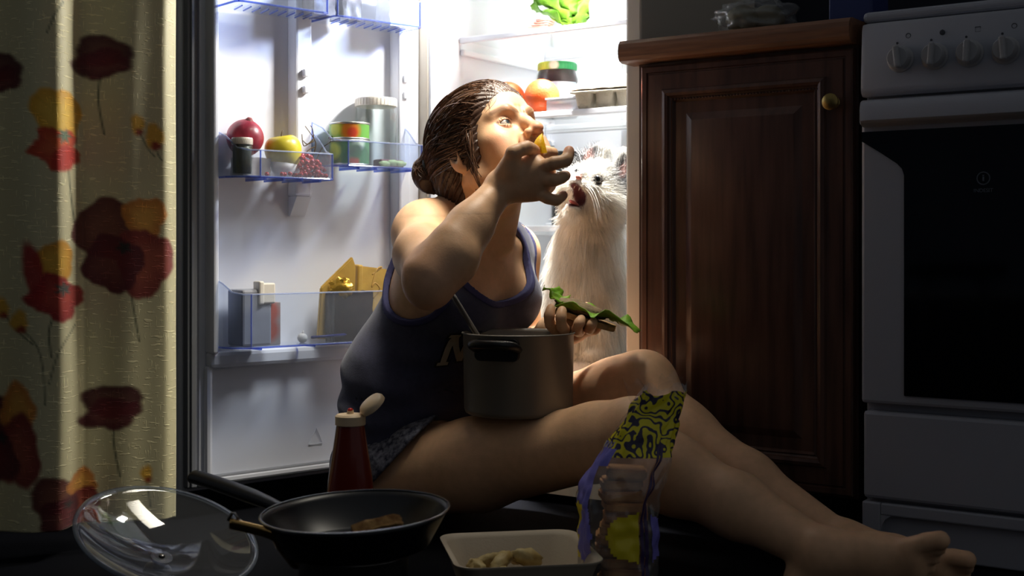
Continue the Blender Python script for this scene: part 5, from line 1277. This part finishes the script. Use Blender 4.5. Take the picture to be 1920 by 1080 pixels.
# lettuce, ham, tub on the upper shelf
def leaf_bm(bm, c, L_, W_, yaw, pitch, seed, curl=0.35, n=14, m=9):
    M_ = Matrix.Translation(c) @ Matrix.Rotation(yaw, 4, 'Z') @ Matrix.Rotation(pitch, 4, 'Y'); g = []
    for i in range(n+1):
        t = i/n; w = W_*(0.18+0.82*math.sin(math.pi*min(t*0.62+0.08, 1)))*(1 if t < 0.9 else 0.86)
        row = []
        for j in range(m+1):
            s = (j/m-0.5)*2; e = abs(s)**2
            z_ = curl*W_*s*s*0.6+0.10*L_*math.sin(t*2.4)+e*0.26*W_*math.sin(t*13+seed+s*2+2*mnoise.noise(Vector((t*4, s, seed))))+0.16*W_*mnoise.noise(Vector((t*7, s*3, seed)))
            row.append(bm.verts.new(M_ @ Vector((t*L_, s*w*(1+0.10*e*math.sin(t*23+seed*2)), z_))))
        g.append(row)
    for i in range(n):
        for j in range(m): bm.faces.new((g[i][j], g[i][j+1], g[i+1][j+1], g[i+1][j]))
    return bm
M_lett = mat('lettuce leaf', srgb(126, 178, 52), 0.45, col2=srgb(84, 140, 36), nscale=22, bump=0.3, bscale=60, sss=0.0)
lt = thing('lettuce', 'curly green lettuce on the upper shelf at the top of the picture', 'lettuce', fr_p(1072, 0.22, S2))
for i in range(9):
    bm = bmesh.new(); leaf_bm(bm, (0, 0, 0.012), 0.095+0.01*(i % 3), 0.040, i*0.7, -0.45-0.13*(i % 4), i*1.7); lf = obj('leaf', bm, M_lett, lt, smooth=True); lf.modifiers.new('t', 'SOLIDIFY').thickness = 0.0008
hm = thing('ham_packet', 'pink and white meat packet left of the lettuce on the upper shelf', 'packet', fr_p(1016, 0.16, S2), (0, 0, FR_A+0.2))
bm = bmesh.new(); box(bm, (-0.032, -0.02, 0), (0.03, 0.02, 0.010), 0.003); obj('tray_body', bm, M_liner, hm)
bm = bmesh.new()
for i in range(4): box(bm, (-0.027+i*0.006, -0.017, 0.0102+i*0.005), (0.020+i*0.002, 0.015, 0.0145+i*0.005), 0.0018)
obj('meat_slices', bm, mat('pink ham', srgb(222, 142, 128), 0.4, noise=0.2, nscale=60), hm)['kind'] = 'stuff'
tb = thing('white_pot', 'white dairy pot beside the lettuce on the upper shelf', 'pot', fr_p(1135, 0.22, S2))
bm = bmesh.new(); lathe(bm, [(0, 0), (0.032, 0), (0.040, 0.09), (0.041, 0.092), (0, 0.092)], 32); obj('pot_body', bm, M_whitebowl, tb, angle=40)
bm = bmesh.new(); lathe(bm, [(0, 0.0925), (0.043, 0.0925), (0.043, 0.098), (0, 0.0985)], 32); obj('lid', bm, M_liner, tb, angle=40)
# dark pots on the short shelf behind the cat
S3 = 0.5205
bp1 = thing('black_canister', 'black canister on the short shelf behind the raised hand', 'canister', fr_p(1060, 0.40, S3))
bm = bmesh.new(); lathe(bm, [(0, 0), (0.030, 0), (0.033, 0.004), (0.033, 0.155), (0.031, 0.158), (0, 0.158)], 40); obj('canister_body', bm, mat('black enamel', srgb(22, 22, 24), 0.3), bp1, smooth=True)
bm = bmesh.new(); lathe(bm, [(0, 0.1582), (0.034, 0.1582), (0.0345, 0.160), (0.0345, 0.178), (0.033, 0.181), (0, 0.1815)], 40); obj('lid', bm, M_black, bp1, smooth=True)
bp2 = thing('black_bowl', 'black bowl on the short shelf behind the cat\'s right ear', 'bowl', fr_p(1160, 0.38, S3))
bm = bmesh.new(); lathe(bm, [(0, 0), (0.03, 0), (0.045, 0.03), (0.056, 0.118), (0.058, 0.121), (0.055, 0.120), (0.042, 0.034), (0, 0.006)], 40); obj('bowl_body', bm, M_black, bp2, smooth=True)

# ------------------------------------------------------------------ what she eats and holds
wd = [P(1014, 286, 2.170), P(1008, 266, 2.168), P(1016, 250, 2.175)]
bm = bmesh.new()
rings = []
for t in range(9):
    u = t/8; c = Vector(wd[0])*(1-u)**2+2*u*(1-u)*(Vector(wd[1])+Vector((0.000, 0, 0)))+Vector(wd[2])*u*u; w = 0.0105*(1-u**2.2)+0.0006; hgt = 0.010*(1-u**2)+0.0006
    rings.append([(c.x-w, c.y+0.004, c.z), (c.x-w*0.5, c.y-hgt*0.7, c.z-0.001), (c.x+w*0.25, c.y-hgt, c.z-0.002), (c.x+w*0.9, c.y-hgt*0.3, c.z-0.001), (c.x+w, c.y+hgt*0.5, c.z+0.001), (c.x, c.y+hgt, c.z)])
loft(bm, rings); tag(obj('potato_wedge', bm, mat('golden potato', srgb(255, 206, 30), 0.5, col2=srgb(246, 180, 24), nscale=40, bump=0.2, bscale=200, sss=0.35, sssr=(0.02, 0.014, 0.004)), None, angle=50), 'golden yellow wedge held to the woman\'s mouth', 'food')
sw = thing('sandwich', 'open sandwich with lettuce held in the woman\'s left hand', 'sandwich', P(1100, 592, 2.33), (0, R(17), FR_A+0.45))
bm = bmesh.new(); prism(bm, [(x*1.0, y) for x, y in rrect(-0.056, -0.040, 0.056, 0.040, 0.020)], -0.012, -0.002); bmesh.ops.bevel(bm, geom=bm.edges[:], offset=0.002, segments=2, affect='EDGES')
M_bread = mat('bread crumb', srgb(196, 158, 108), 0.9, noise=0.3, nscale=80, bump=0.5, bscale=160)
obj('bread_slice', bm, M_bread, sw, angle=40)
bm = bmesh.new(); blob(bm, (-0.012, -0.004, 0.010), 0.050, 0.036, 0.0125, 0.22, 4, 7, 28, 14); obj('meat_patty', bm, mat('grey brown meat', srgb(150, 128, 96), 0.7, noise=0.4, nscale=70, bump=0.5, bscale=150), sw, smooth=True)
bm = bmesh.new(); blob(bm, (0.022, 0.004, 0.013), 0.017, 0.016, 0.005, 0.1, 3, 5, 20, 10); obj('tomato_slice', bm, mat('tomato', srgb(140, 40, 28), 0.25), sw, smooth=True)
M_lett2 = mat('bright lettuce leaf', srgb(150, 192, 58), 0.4, col2=srgb(104, 156, 44), nscale=40, bump=0.4, bscale=90)
for nm, c_, L_, W_, yw, pt, sd in (('lettuce_leaf', (-0.060, -0.024, 0.000), 0.160, 0.036, -0.05, 0.05, 1.0), ('lettuce_leaf', (-0.040, -0.018, 0.002), 0.052, 0.030, math.pi-0.5, -0.45, 4.0)):
    bm = bmesh.new(); leaf_bm(bm, c_, L_, W_, yw, pt, sd, 0.2, 24, 10); q = obj(nm, bm, M_lett2, sw, smooth=True); q.modifiers.new('t', 'SOLIDIFY').thickness = 0.0009

# ------------------------------------------------------------------ saucepan in her lap, with a ladle standing in it
PC = P(972, 465, 2.275); PC.z = 0.177
M_pot = mat('dark anodised pan', srgb(132, 125, 115), 0.45, metal=0.35, noise=0.1, nscale=6)
pot = thing('saucepan', 'dark saucepan with a black side handle standing in the woman\'s lap', 'saucepan', PC)
pr, ph = 0.0985, 0.142
bm = bmesh.new(); lathe(bm, [(0, 0), (pr*0.90, 0), (pr*0.955, 0.003), (pr*0.98, 0.010), (pr, ph-0.002), (pr+0.0028, ph), (pr+0.0022, ph+0.0022), (pr-0.001, ph+0.001), (pr-0.004, ph-0.004), (pr*0.94, 0.01), (0, 0.006)], 64); obj('pan_body', bm, M_pot, pot, smooth=True)
bm = bmesh.new(); lathe(bm, [(0, 0.050), (0.05, 0.053), (pr*0.955, 0.050)], 40)
for v in bm.verts: v.co.z += 0.006*mnoise.noise(v.co*40)
obj('stew', bm, mat('brown stew', srgb(96, 60, 30), 0.4, noise=0.4, nscale=60), pot, smooth=True)
M_bake = mat('black bakelite', srgb(26, 25, 26), 0.32)
for a0 in (-1.95,):
    ca, sa = math.cos(a0), math.sin(a0); er, et = Vector((ca, sa, 0)), Vector((-sa, ca, 0)); zc = ph-0.022
    bm = bmesh.new(); tube(bm, spline([er*(pr+0.001)+et*-0.036+Vector((0, 0, zc)), er*(pr+0.018)+et*-0.037+Vector((0, 0, zc+0.006)), er*(pr+0.036)+et*-0.026+Vector((0, 0, zc+0.010)), er*(pr+0.042)+Vector((0, 0, zc+0.011)), er*(pr+0.036)+et*0.026+Vector((0, 0, zc+0.010)), er*(pr+0.018)+et*0.037+Vector((0, 0, zc+0.006)), er*(pr+0.001)+et*0.036+Vector((0, 0, zc))], 5), [(0.010, 0.008)]*31, 10)
    hd_ = obj('side_handle', bm, M_bake, pot, smooth=True)
    bm = bmesh.new(); Mh = Matrix((( et.x, 0, er.x, 0), (et.y, 0, er.y, 0), (0, 1, 0, 0), (0, 0, 0, 1)))
    prism(bm, [(x, y+zc) for x, y in rrect(-0.040, -0.020, 0.040, 0.018, 0.010)], pr-0.004, pr+0.006, Mh); lathe(bm, [(0, pr+0.0058), (0.004, pr+0.0058), (0.003, pr+0.008), (0, pr+0.0085)], 12, M=Mh @ Matrix.Translation((0, zc, 0)))
    obj('handle_plate', bm, M_bake, hd_, angle=40)
lp0, lp1 = P(907, 648, 2.262), P(844, 547, 2.22)
ld_ = thing('ladle', 'clear grey ladle leaning in the saucepan against the woman\'s chest', 'ladle', lp0)
dv = lp1-lp0; base_ = PC+Vector((-0.02, 0.0, 0.020))-lp0
bm = bmesh.new(); tube(bm, [base_+Vector((0, 0, 0.012)), Vector((0, 0, 0)), dv*0.9, dv], [(0.005, 0.004), (0.0085, 0.0042), (0.0130, 0.005), (0.0115, 0.004)], 10)
obj('ladle_handle', bm, mat('grey steel', srgb(150, 146, 140), 0.28, metal=0.8), ld_, smooth=True)
bm = bmesh.new(); o2 = (lp1-lp0).normalized(); tube(bm, [dv*0.15+Vector((0, -0.0048, 0.002)), dv*0.9+Vector((0, -0.0055, 0.002))], 0.0018, 6); obj('handle_rib', bm, mat('bright steel', srgb(206, 204, 200), 0.2, metal=0.9), ld_, smooth=True)
bm = bmesh.new(); lathe(bm, [(0, -0.008), (0.015, -0.004), (0.022, 0.008), (0.021, 0.009), (0.014, -0.002), (0, -0.006)], 24, M=Matrix.Translation(base_+Vector((0, 0, 0.006)))); obj('ladle_bowl', bm, mat('ladle bowl steel', srgb(150, 146, 140), 0.28, metal=0.8), ld_, smooth=True)
# ------------------------------------------------------------------ things on the floor in front of her
# ketchup bottle
kb = thing('sauce_bottle', 'red sauce squeeze bottle with its white flip cap open', 'bottle', P(657, 465, 2.10)*1.0-Vector((0, 0, CAMZ-FZ-0.0005)), (0, 0, 0))
KH = 0.248
bm = bmesh.new()
def oval(rx, ry, z_, n=32): return [(rx*math.cos(2*math.pi*i/n), ry*math.sin(2*math.pi*i/n), z_) for i in range(n)]
loft(bm, [oval(0.036, 0.024, 0), oval(0.040, 0.027, 0.006), oval(0.042, 0.028, 0.05), oval(0.041, 0.028, 0.10), oval(0.036, 0.026, 0.15), oval(0.028, 0.023, 0.20), oval(0.0235, 0.0215, 0.232), oval(0.0225, 0.0210, KH-0.006), oval(0.016, 0.016, KH)])
obj('bottle_body', bm, mat('red sauce plastic', srgb(118, 34, 22), 0.25, spec=0.5, coat=0.2), kb, smooth=True)
M_cream = mat('cream cap plastic', srgb(222, 196, 160), 0.4)
bm = bmesh.new(); lathe(bm, [(0.0235, KH-0.014), (0.0250, KH-0.013), (0.0250, KH+0.001), (0.022, KH+0.004), (0.006, KH+0.005), (0.005, KH+0.011), (0, KH+0.011)], 32); capo = obj('cap', bm, M_cream, kb, angle=40)
bm = bmesh.new(); lathe(bm, [(0, 0.003), (0.018, 0.003), (0.021, 0), (0.0235, 0.001), (0.0235, 0.007), (0.020, 0.012), (0, 0.014)], 28, M=Matrix.Translation((0.0385, 0.0, KH+0.016)) @ Matrix.Rotation(R(-38), 4, 'Y') @ Matrix.Rotation(R(18), 4, 'X')); obj('flip_lid', bm, M_cream, capo, angle=50)
bm = bmesh.new(); blob(bm, (0, -0.001, KH+0.011), 0.005, 0.005, 0.003, 0.2, 4, 2, 12, 8); obj('sauce_drip', bm, mat('red sauce', srgb(176, 40, 26), 0.2), capo, smooth=True)

# steel saucepan with the frying pan standing on it
FPc = P(669, 957, 1.76)
SPz = FZ
stp = thing('steel_saucepan', 'small steel saucepan on the floor under the frying pan', 'saucepan', (FPc.x-0.004, FPc.y-0.004, FZ+0.0005))
M_steel = mat('brushed steel', srgb(150, 146, 142), 0.25, metal=0.9)
sr, shh = 0.075, 0.1070
bm = bmesh.new(); lathe(bm, [(0, 0), (sr*0.94, 0), (sr, 0.006), (sr, shh-0.002), (sr+0.003, shh), (sr-0.002, shh-0.001), (sr-0.003, 0.006), (0, 0.004)], 56); obj('pan_body', bm, M_steel, stp, smooth=True)
hl0 = P(512, 1003, 1.70)-Vector(stp.location); hl1 = P(432, 982, 1.70)-Vector(stp.location)
M_gold = mat('gilded steel', srgb(206, 164, 98), 0.22, metal=0.95)
h_in = Vector((-sr-0.0005, -0.012, 0.092))
bm = bmesh.new(); tube(bm, spline([h_in, h_in*0.45+hl0*0.55+Vector((0, -0.004, 0.002)), hl0, hl1], 6), [(0.011, 0.006)]*19, 10); sh_ = obj('pan_handle', bm, M_gold, stp, smooth=True)
bm = bmesh.new(); tube(bm, [hl1+Vector((0.012, -0.002, 0.006)), hl1+Vector((0.006, -0.002, 0.014)), hl1+Vector((0.002, 0, 0.014)), hl1+Vector((-0.003, 0, 0.004))], 0.0022, 6); obj('hanging_loop', bm, M_steel, sh_, smooth=True)

M_coat = mat('black non stick coating', srgb(18, 20, 26), 0.32, spec=0.5, noise=0.2, nscale=60)
fp_ = thing('frying_pan', 'black frying pan with long handle stacked on a small steel saucepan', 'frying pan', (FPc.x, FPc.y, FPc.z-0.0515), (R(1.5), R(-2.2), 0))
fR = 0.1305
bm = bmesh.new(); lathe(bm, [(0, 0.0), (0.092, 0.0), (0.100, 0.003), (fR-0.006, 0.044), (fR-0.001, 0.051), (fR-0.0035, 0.051), (fR-0.009, 0.044), (0.097, 0.0065), (0.088, 0.0045), (0, 0.0045)], 72); obj('pan_body', bm, M_coat, fp_, smooth=True)
bm = bmesh.new(); lathe(bm, [(fR-0.0036, 0.0508), (fR-0.0012, 0.0508), (fR, 0.0518), (fR-0.0006, 0.0532), (fR-0.0030, 0.0532)], 96); obj('bare_rim', bm, mat('bare rim metal', srgb(206, 206, 208), 0.25, metal=0.9), fp_, smooth=True)
ha = Vector((-0.84, 0.50, 0)).normalized()
hp_ = [ha*(fR-0.004)+Vector((0, 0, 0.042)), ha*(fR+0.03)+Vector((0, 0, 0.050)), ha*(fR+0.09)+Vector((0, 0, 0.063)), ha*(fR+0.15)+Vector((0, 0, 0.074)), ha*(fR+0.175)+Vector((0, 0, 0.077))]
bm = bmesh.new(); sp_ = spline(hp_, 6); tube(bm, sp_, [(0.0085+0.0065*min(1, i/9), 0.006+0.004*min(1, i/9)) if i < len(sp_)-2 else ((0.012, 0.008) if i < len(sp_)-1 else (0.006, 0.004)) for i in range(len(sp_))], 14); obj('pan_handle', bm, M_bake, fp_, smooth=True)
# piece of fried toast lying over the rim side
tq = P(703, 985, 1.655)
bm = bmesh.new(); bmesh.ops.create_cube(bm, size=1.0); bmesh.ops.subdivide_edges(bm, edges=bm.edges[:], cuts=6, use_grid_fill=True)
for v in bm.verts:
    n_ = mnoise.noise(v.co*3.2+Vector((3, 1, 2))); m_ = mnoise.noise(v.co*9); v.co = Vector((v.co.x*0.066*(1+0.10*n_), v.co.y*0.052*(1+0.2*n_), (v.co.z*0.0165)*(1+0.45*n_+0.2*m_)+0.004*math.sin(v.co.x*4+1)))
tag(obj('toast_crust', bm, mat('fried crust', srgb(214, 164, 98), 0.8, col2=srgb(150, 100, 54), nscale=60, bump=0.6, bscale=160), None, angle=40, loc=(tq.x, FPc.y-0.076, FPc.z-0.0150), rot=(-0.72, R(-8), R(12))), 'browned piece of toast lying in the frying pan', 'toast')

# glass lid upside down on its knob
LC = P(314, 1006, 1.97)
lidN = (Matrix.Rotation(R(-19), 3, 'Y').inverted() @ Matrix.Rotation(R(15), 3, 'X') @ Vector((0, 0, 1)))
lidM = Vector((0, 0, 1)).rotation_difference(lidN).to_euler()
gl_ = thing('glass_lid', 'clear glass pan lid lying upside down on its black knob', 'lid', LC, lidM)
LR = 0.140
M_lidglass = clearmat('lid glass', (0.955, 0.965, 0.975, 1), 0.035, 0.985)
pf = [(LR*math.sin(t)/math.sin(0.62), -0.040*(math.cos(t)-math.cos(0.62))/(1-math.cos(0.62))) for t in [0.62*i/14 for i in range(1, 15)]]
bm = bmesh.new(); lathe(bm, [(0.006, -0.0400)]+pf+[(LR-0.0005, 0.003)]+[(a-0.002 if a > 0.01 else a, b+0.0035) for a, b in pf[::-1]]+[(0.006, -0.0365)], 80); obj('glass_dome', bm, M_lidglass, gl_, smooth=True)
bm = bmesh.new(); lathe(bm, [(LR-0.004, -0.0015), (LR+0.001, -0.002), (LR+0.0022, 0.001), (LR+0.001, 0.004), (LR-0.004, 0.0035)], 96); obj('rim', bm, clearmat('lid rim glass', (0.62, 0.68, 0.76, 1), 0.05, 0.90), gl_, smooth=True)
bm = bmesh.new(); lathe(bm, [(0, -0.0335), (0.0045, -0.034), (0.005, -0.036), (0.017, -0.0365), (0.017, -0.0405), (0.010, -0.043), (0.010, -0.052), (0.021, -0.058), (0.022, -0.066), (0.014, -0.070), (0, -0.071)], 32); obj('knob', bm, M_bake, gl_, angle=40)
bm = bmesh.new(); lathe(bm, [(0, -0.0325), (0.004, -0.033), (0.0045, -0.0340), (0, -0.0342)], 12); obj('screw', bm, M_steel, gl_, smooth=True)

# foam tray with dumplings
TC = Vector((0.010, 1.955, FZ+0.0005))
tray = thing('food_tray', 'white foam food tray with pale dumplings on the floor by the bread bag', 'tray', TC, (0, 0, R(10)))
M_foam = mat('white foam', srgb(200, 186, 164), 0.6, bump=0.1, bscale=300)
bm = bmesh.new()
def tr(x0, y0, x1, y1, r_, z_): return [(a, b, z_) for a, b in rrect(x0, y0, x1, y1, r_, 6)]
def trs(k, z_, r_=0.03): return tr(-0.106*k, -0.110*k, 0.106*k, 0.110*k, r_*k, z_)
loft(bm, [trs(0.78, 0.0), trs(0.80, 0.002), trs(0.985, 0.060), trs(1.04, 0.064), trs(1.045, 0.067), trs(0.975, 0.0655), trs(0.94, 0.060), trs(0.775, 0.005), trs(0.74, 0.004)]); obj('tray_body', bm, M_foam, tray, angle=50)
M_dump = mat('pale dumpling dough', srgb(206, 186, 132), 0.55, col2=srgb(170, 142, 84), nscale=40, bump=0.3, bscale=90)
rd = random.Random(4)
DL = ['small dumpling in the front left corner of the foam tray', 'second dumpling from the left along the tray front', 'dumpling against the left wall of the foam tray', 'largest dumpling in the middle of the tray front', 'dumpling just right of the largest one in the tray',
      'dumpling at the right of the heap in the foam tray', 'dumpling behind the largest one in the foam tray', 'topmost dumpling of the heap in the foam tray', 'small dumpling alone at the right of the tray front', 'dumpling at the back left of the heap in the tray', 'dumpling at the very back of the heap in the tray']
for i, (x, y, z_, s, a) in enumerate([(-0.078, -0.045, 0.012, 1.0, 0.3), (-0.050, -0.052, 0.014, 0.9, 1.2), (-0.072, -0.005, 0.013, 0.95, 2.2), (-0.020, -0.040, 0.016, 1.35, 0.4), (0.018, -0.050, 0.014, 1.1, 2.6), (0.045, -0.035, 0.015, 1.15, 0.2), (-0.030, -0.005, 0.018, 1.2, 1.0), (0.012, -0.012, 0.024, 1.25, 0.6), (0.070, -0.055, 0.012, 0.8, 1.6), (-0.045, 0.03, 0.013, 1.0, 0.1), (0.0, 0.03, 0.014, 1.0, 2.0)]):
    bm = bmesh.new(); blob(bm, (0, 0, 0), 0.021*s, 0.012*s, 0.0105*s, 0.30, 2.4, i, 18, 12)
    for v in bm.verts:
        if v.co.y > 0.004*s: v.co.z *= 0.55; v.co.y += 0.003*s*math.sin(v.co.x*700)
    d_ = obj('dumpling', bm, M_dump, None, smooth=True, loc=TC+Matrix.Rotation(R(10), 3, 'Z') @ Vector((x*0.92, y*1.0, z_+0.018+0.012*(y > -0.03))), rot=(rd.uniform(-.5, .5), rd.uniform(-.4, .4), a)); tag(d_, DL[i], 'dumpling', 'dumplings in the foam tray')

# bread bag: sliced loaf in printed film
BBc = P(1156, 465, 1.972); BBc.z = FZ+0.0005
bag = thing('bread_bag', 'open clear bread bag with yellow and violet print beside her shin', 'bread bag', BBc)
loaf = thing('bread_loaf', 'sliced bread loaf standing inside the printed bag', 'bread', BBc+Vector((0.004, 0.004, 0.003)))
M_crust = mat('bread crust', srgb(226, 172, 112), 0.75, col2=srgb(184, 126, 74), nscale=30, bump=0.3, bscale=120)
zc = 0.0
for i in range(11):
    bm = bmesh.new(); k = 0.94-0.02*abs(i-4); prism(bm, [(x*k, y*k) for x, y in rrect(-0.038, -0.036, 0.038, 0.036, 0.016, 4)], 0, 0.0158); bmesh.ops.bevel(bm, geom=bm.edges[:], offset=0.0035, segments=2, affect='EDGES')
    obj('bread_slice', bm, M_crust, loaf, angle=40, loc=(0.005*math.sin(i*1.3)+0.0009*i, 0.004*math.cos(i*2.1), zc), rot=(0, 0.05*math.sin(i*2), 0.1*math.sin(i))); zc += 0.0168
def bag_mesh(name, th0, th1, t0, t1, m, lift=0.0, nu=None, nv=None, mask=None, flutter=True):
    nu = nu or max(8, int(abs(th1-th0)/(2*math.pi)*96)); nv = nv or int(52*(t1-t0))+2; g = []
    bm = bmesh.new()
    for j in range(nv+1):
        t = t0+(t1-t0)*j/nv; z_ = t*0.312; row = []
        # body is a soft box; above the loaf it is squeezed and swept to the right, then flares
        w = 0.060 if t < 0.55 else 0.060-0.016*min(1, (t-0.55)/0.25)-0.012*max(0, (t-0.80)/0.20); d = 0.052 if t < 0.5 else 0.052-0.036*min(1, (t-0.5)/0.35)
        w *= 0.86+0.14*min(1, t*8)
        cx = 0.004+0.074*max(0, (t-0.45)/0.55)**1.1; cy = 0.012*max(0, (t-0.5)*2)
        for i in range(nu+1):
            a = th0+(th1-th0)*i/nu; ca, sa = math.cos(a), math.sin(a); e = 0.72
            x = math.copysign(abs(ca)**e, ca)*(w+lift); y = math.copysign(abs(sa)**e, sa)*(d+lift)
            n_ = mnoise.noise(Vector((ca*2.2, sa*2.2, t*7+3)))*0.007*(0.5+t)+mnoise.noise(Vector((ca*6, sa*6, t*16)))*0.0042*(0.6+1.2*t)
            row.append(bm.verts.new((cx+x*(1+n_/0.05), cy+y*(1+n_/0.05), z_+0.012*max(0, t-0.9)*10*math.sin(a*5+1)*0.5)))
        g.append(row)
    for j in range(nv):
        for i in range(nu): bm.faces.new((g[j][i], g[j][i+1], g[j+1][i+1], g[j+1][i]))
    return obj(name, bm, m, bag, smooth=True)
M_bagfilm = clearmat('crinkled bag film', (0.97, 0.97, 0.97, 1), 0.16, 0.93)
M_bagfilm.node_tree.nodes['Fresnel'].inputs[0].default_value = 1.75
bag_mesh('film', 0, 2*math.pi, 0.0, 1.0, M_bagfilm)
def printmat():
    m = bpy.data.materials.new('yellow and violet scroll print'); m.use_nodes = True; nt = m.node_tree; L = nt.links; b = nt.nodes['Principled BSDF']; b.inputs['Roughness'].default_value = 0.3
    tc = nt.nodes.new('ShaderNodeTexCoord'); w = nt.nodes.new('ShaderNodeTexWave'); w.wave_type = 'RINGS'; w.inputs['Scale'].default_value = 14; w.inputs['Distortion'].default_value = 22; w.inputs['Detail'].default_value = 1.0; w.inputs['Detail Scale'].default_value = 2.6
    L.new(tc.outputs['Object'], w.inputs['Vector']); r_ = nt.nodes.new('ShaderNodeValToRGB'); r_.color_ramp.interpolation = 'CONSTANT'; r_.color_ramp.elements[0].color = srgb(48, 40, 70); r_.color_ramp.elements[1].position = 0.36; r_.color_ramp.elements[1].color = srgb(240, 224, 36)
    L.new(w.outputs['Fac'], r_.inputs[0]); L.new(r_.outputs[0], b.inputs['Base Color']); return m
M_scroll = printmat(); M_violet = mat('violet print', srgb(132, 126, 216), 0.3); M_yel = mat('yellow print', srgb(234, 214, 50), 0.3); M_line = mat('dark violet print', srgb(70, 54, 96), 0.3)
bag_mesh('scroll_print', -math.pi*1.02, 0.12, 0.66, 0.965, M_scroll, 0.0009)
bag_mesh('violet_band', -math.pi*1.05, -math.pi*0.80, 0.40, 0.73, M_violet, 0.0009)
bag_mesh('violet_band', -math.pi*0.98, -math.pi*0.72, 0.62, 0.70, M_violet, 0.0012)
def disc(name, ac, tc0, ra, rt, m, half=None, lift=0.0012):
    bm = bmesh.new(); bmq = None
    o = bag_mesh(name, ac-ra, ac+ra, tc0-rt, tc0+rt, m, lift, 20, 20); me = o.data; bm.from_mesh(me)
    bm.verts.ensure_lookup_table(); n = 21; kill = []
    for j in range(n):
        for i in range(n):
            u, v = (i/20-0.5)*2, (j/20-0.5)*2
            if u*u+v*v > 1.02 or (half == 'L' and u > 0.0) or (half == 'R' and u < 0.0): kill.append(bm.verts[j*n+i])
    bmesh.ops.delete(bm, geom=kill, context='VERTS'); bm.to_mesh(me); bm.free(); return o
disc('yellow_disc', -math.pi*0.40, 0.285, 0.62, 0.125, M_yel, 'L'); disc('violet_disc', -math.pi*0.26, 0.275, 0.66, 0.115, M_violet, 'R')
disc('yellow_disc', -math.pi*0.98, 0.30, 0.5, 0.14, M_yel, None, 0.0013); disc('violet_disc', -math.pi*0.84, 0.29, 0.42, 0.14, M_violet, None, 0.0015)
for k_ in (-0.37, -0.33): bag_mesh('printed_line', math.pi*k_-0.05, math.pi*k_+0.05, 0.10, 0.72, M_line, 0.0013, 3)
bm = bmesh.new(); fl = []
for q in range(2):
    base_ = Vector((0.066+0.012*q-0.03*(1-q), 0.0, 0.285+0.012*q)); g = []
    for i in range(7):
        row = []
        for j in range(6):
            u, v = i/6-0.5, j/5; row.append(bm.verts.new(base_+Vector((u*0.034+0.008*v*(1 if q else -1.2), 0.010*math.sin(u*7+v*5+q*2), v*0.034+0.006*math.sin(u*9+q)))))
        g.append(row)
    for i in range(6):
        for j in range(5): bm.faces.new((g[i][j], g[i+1][j], g[i+1][j+1], g[i][j+1]))
obj('open_end', bm, M_film, bag, smooth=True)
# rolled bag on the worktop, dark box behind it
gb = thing('plastic_bag', 'clear plastic bag with round contents lying on the worktop', 'bag', C0+FU*0.245+FD*0.10+Vector((0, 0, 0.8705)))
bm = bmesh.new()
for (x, y, r_) in ((-0.03, 0.0, 0.028), (0.022, 0.012, 0.030), (0.0, 0.045, 0.03)): blob(bm, (x, y, r_), r_*1.05, r_, r_*0.98, 0.06, 2, int(r_*1000), 20, 14)
obj('round_contents', bm, mat('pale onion skin', srgb(120, 112, 84), 0.5, noise=0.3, nscale=20), gb, smooth=True)['kind'] = 'stuff'
bm = bmesh.new(); blob(bm, (-0.002, 0.016, 0.034), 0.074, 0.062, 0.036, 0.28, 3.5, 5, 48, 28)
for v in bm.verts:
    if v.co.z < 0.0006: v.co.z = 0.0006
obj('bag_film', bm, clearmat('grey film', (0.86, 0.88, 0.88, 1), 0.10, 0.86), gb, smooth=True)
bx = C0+FU*0.41+FD*0.10+Vector((0, 0, 0.8705))
tag(obj('dark_blue_box', boxbm((-0.02, -0.02, 0), (0.06, 0.07, 0.12), 0.003), mat('dark blue card', srgb(36, 48, 96), 0.5), None, loc=bx, rot=(0, 0, FR_A)), 'dark blue box at the right end of the worktop', 'box')
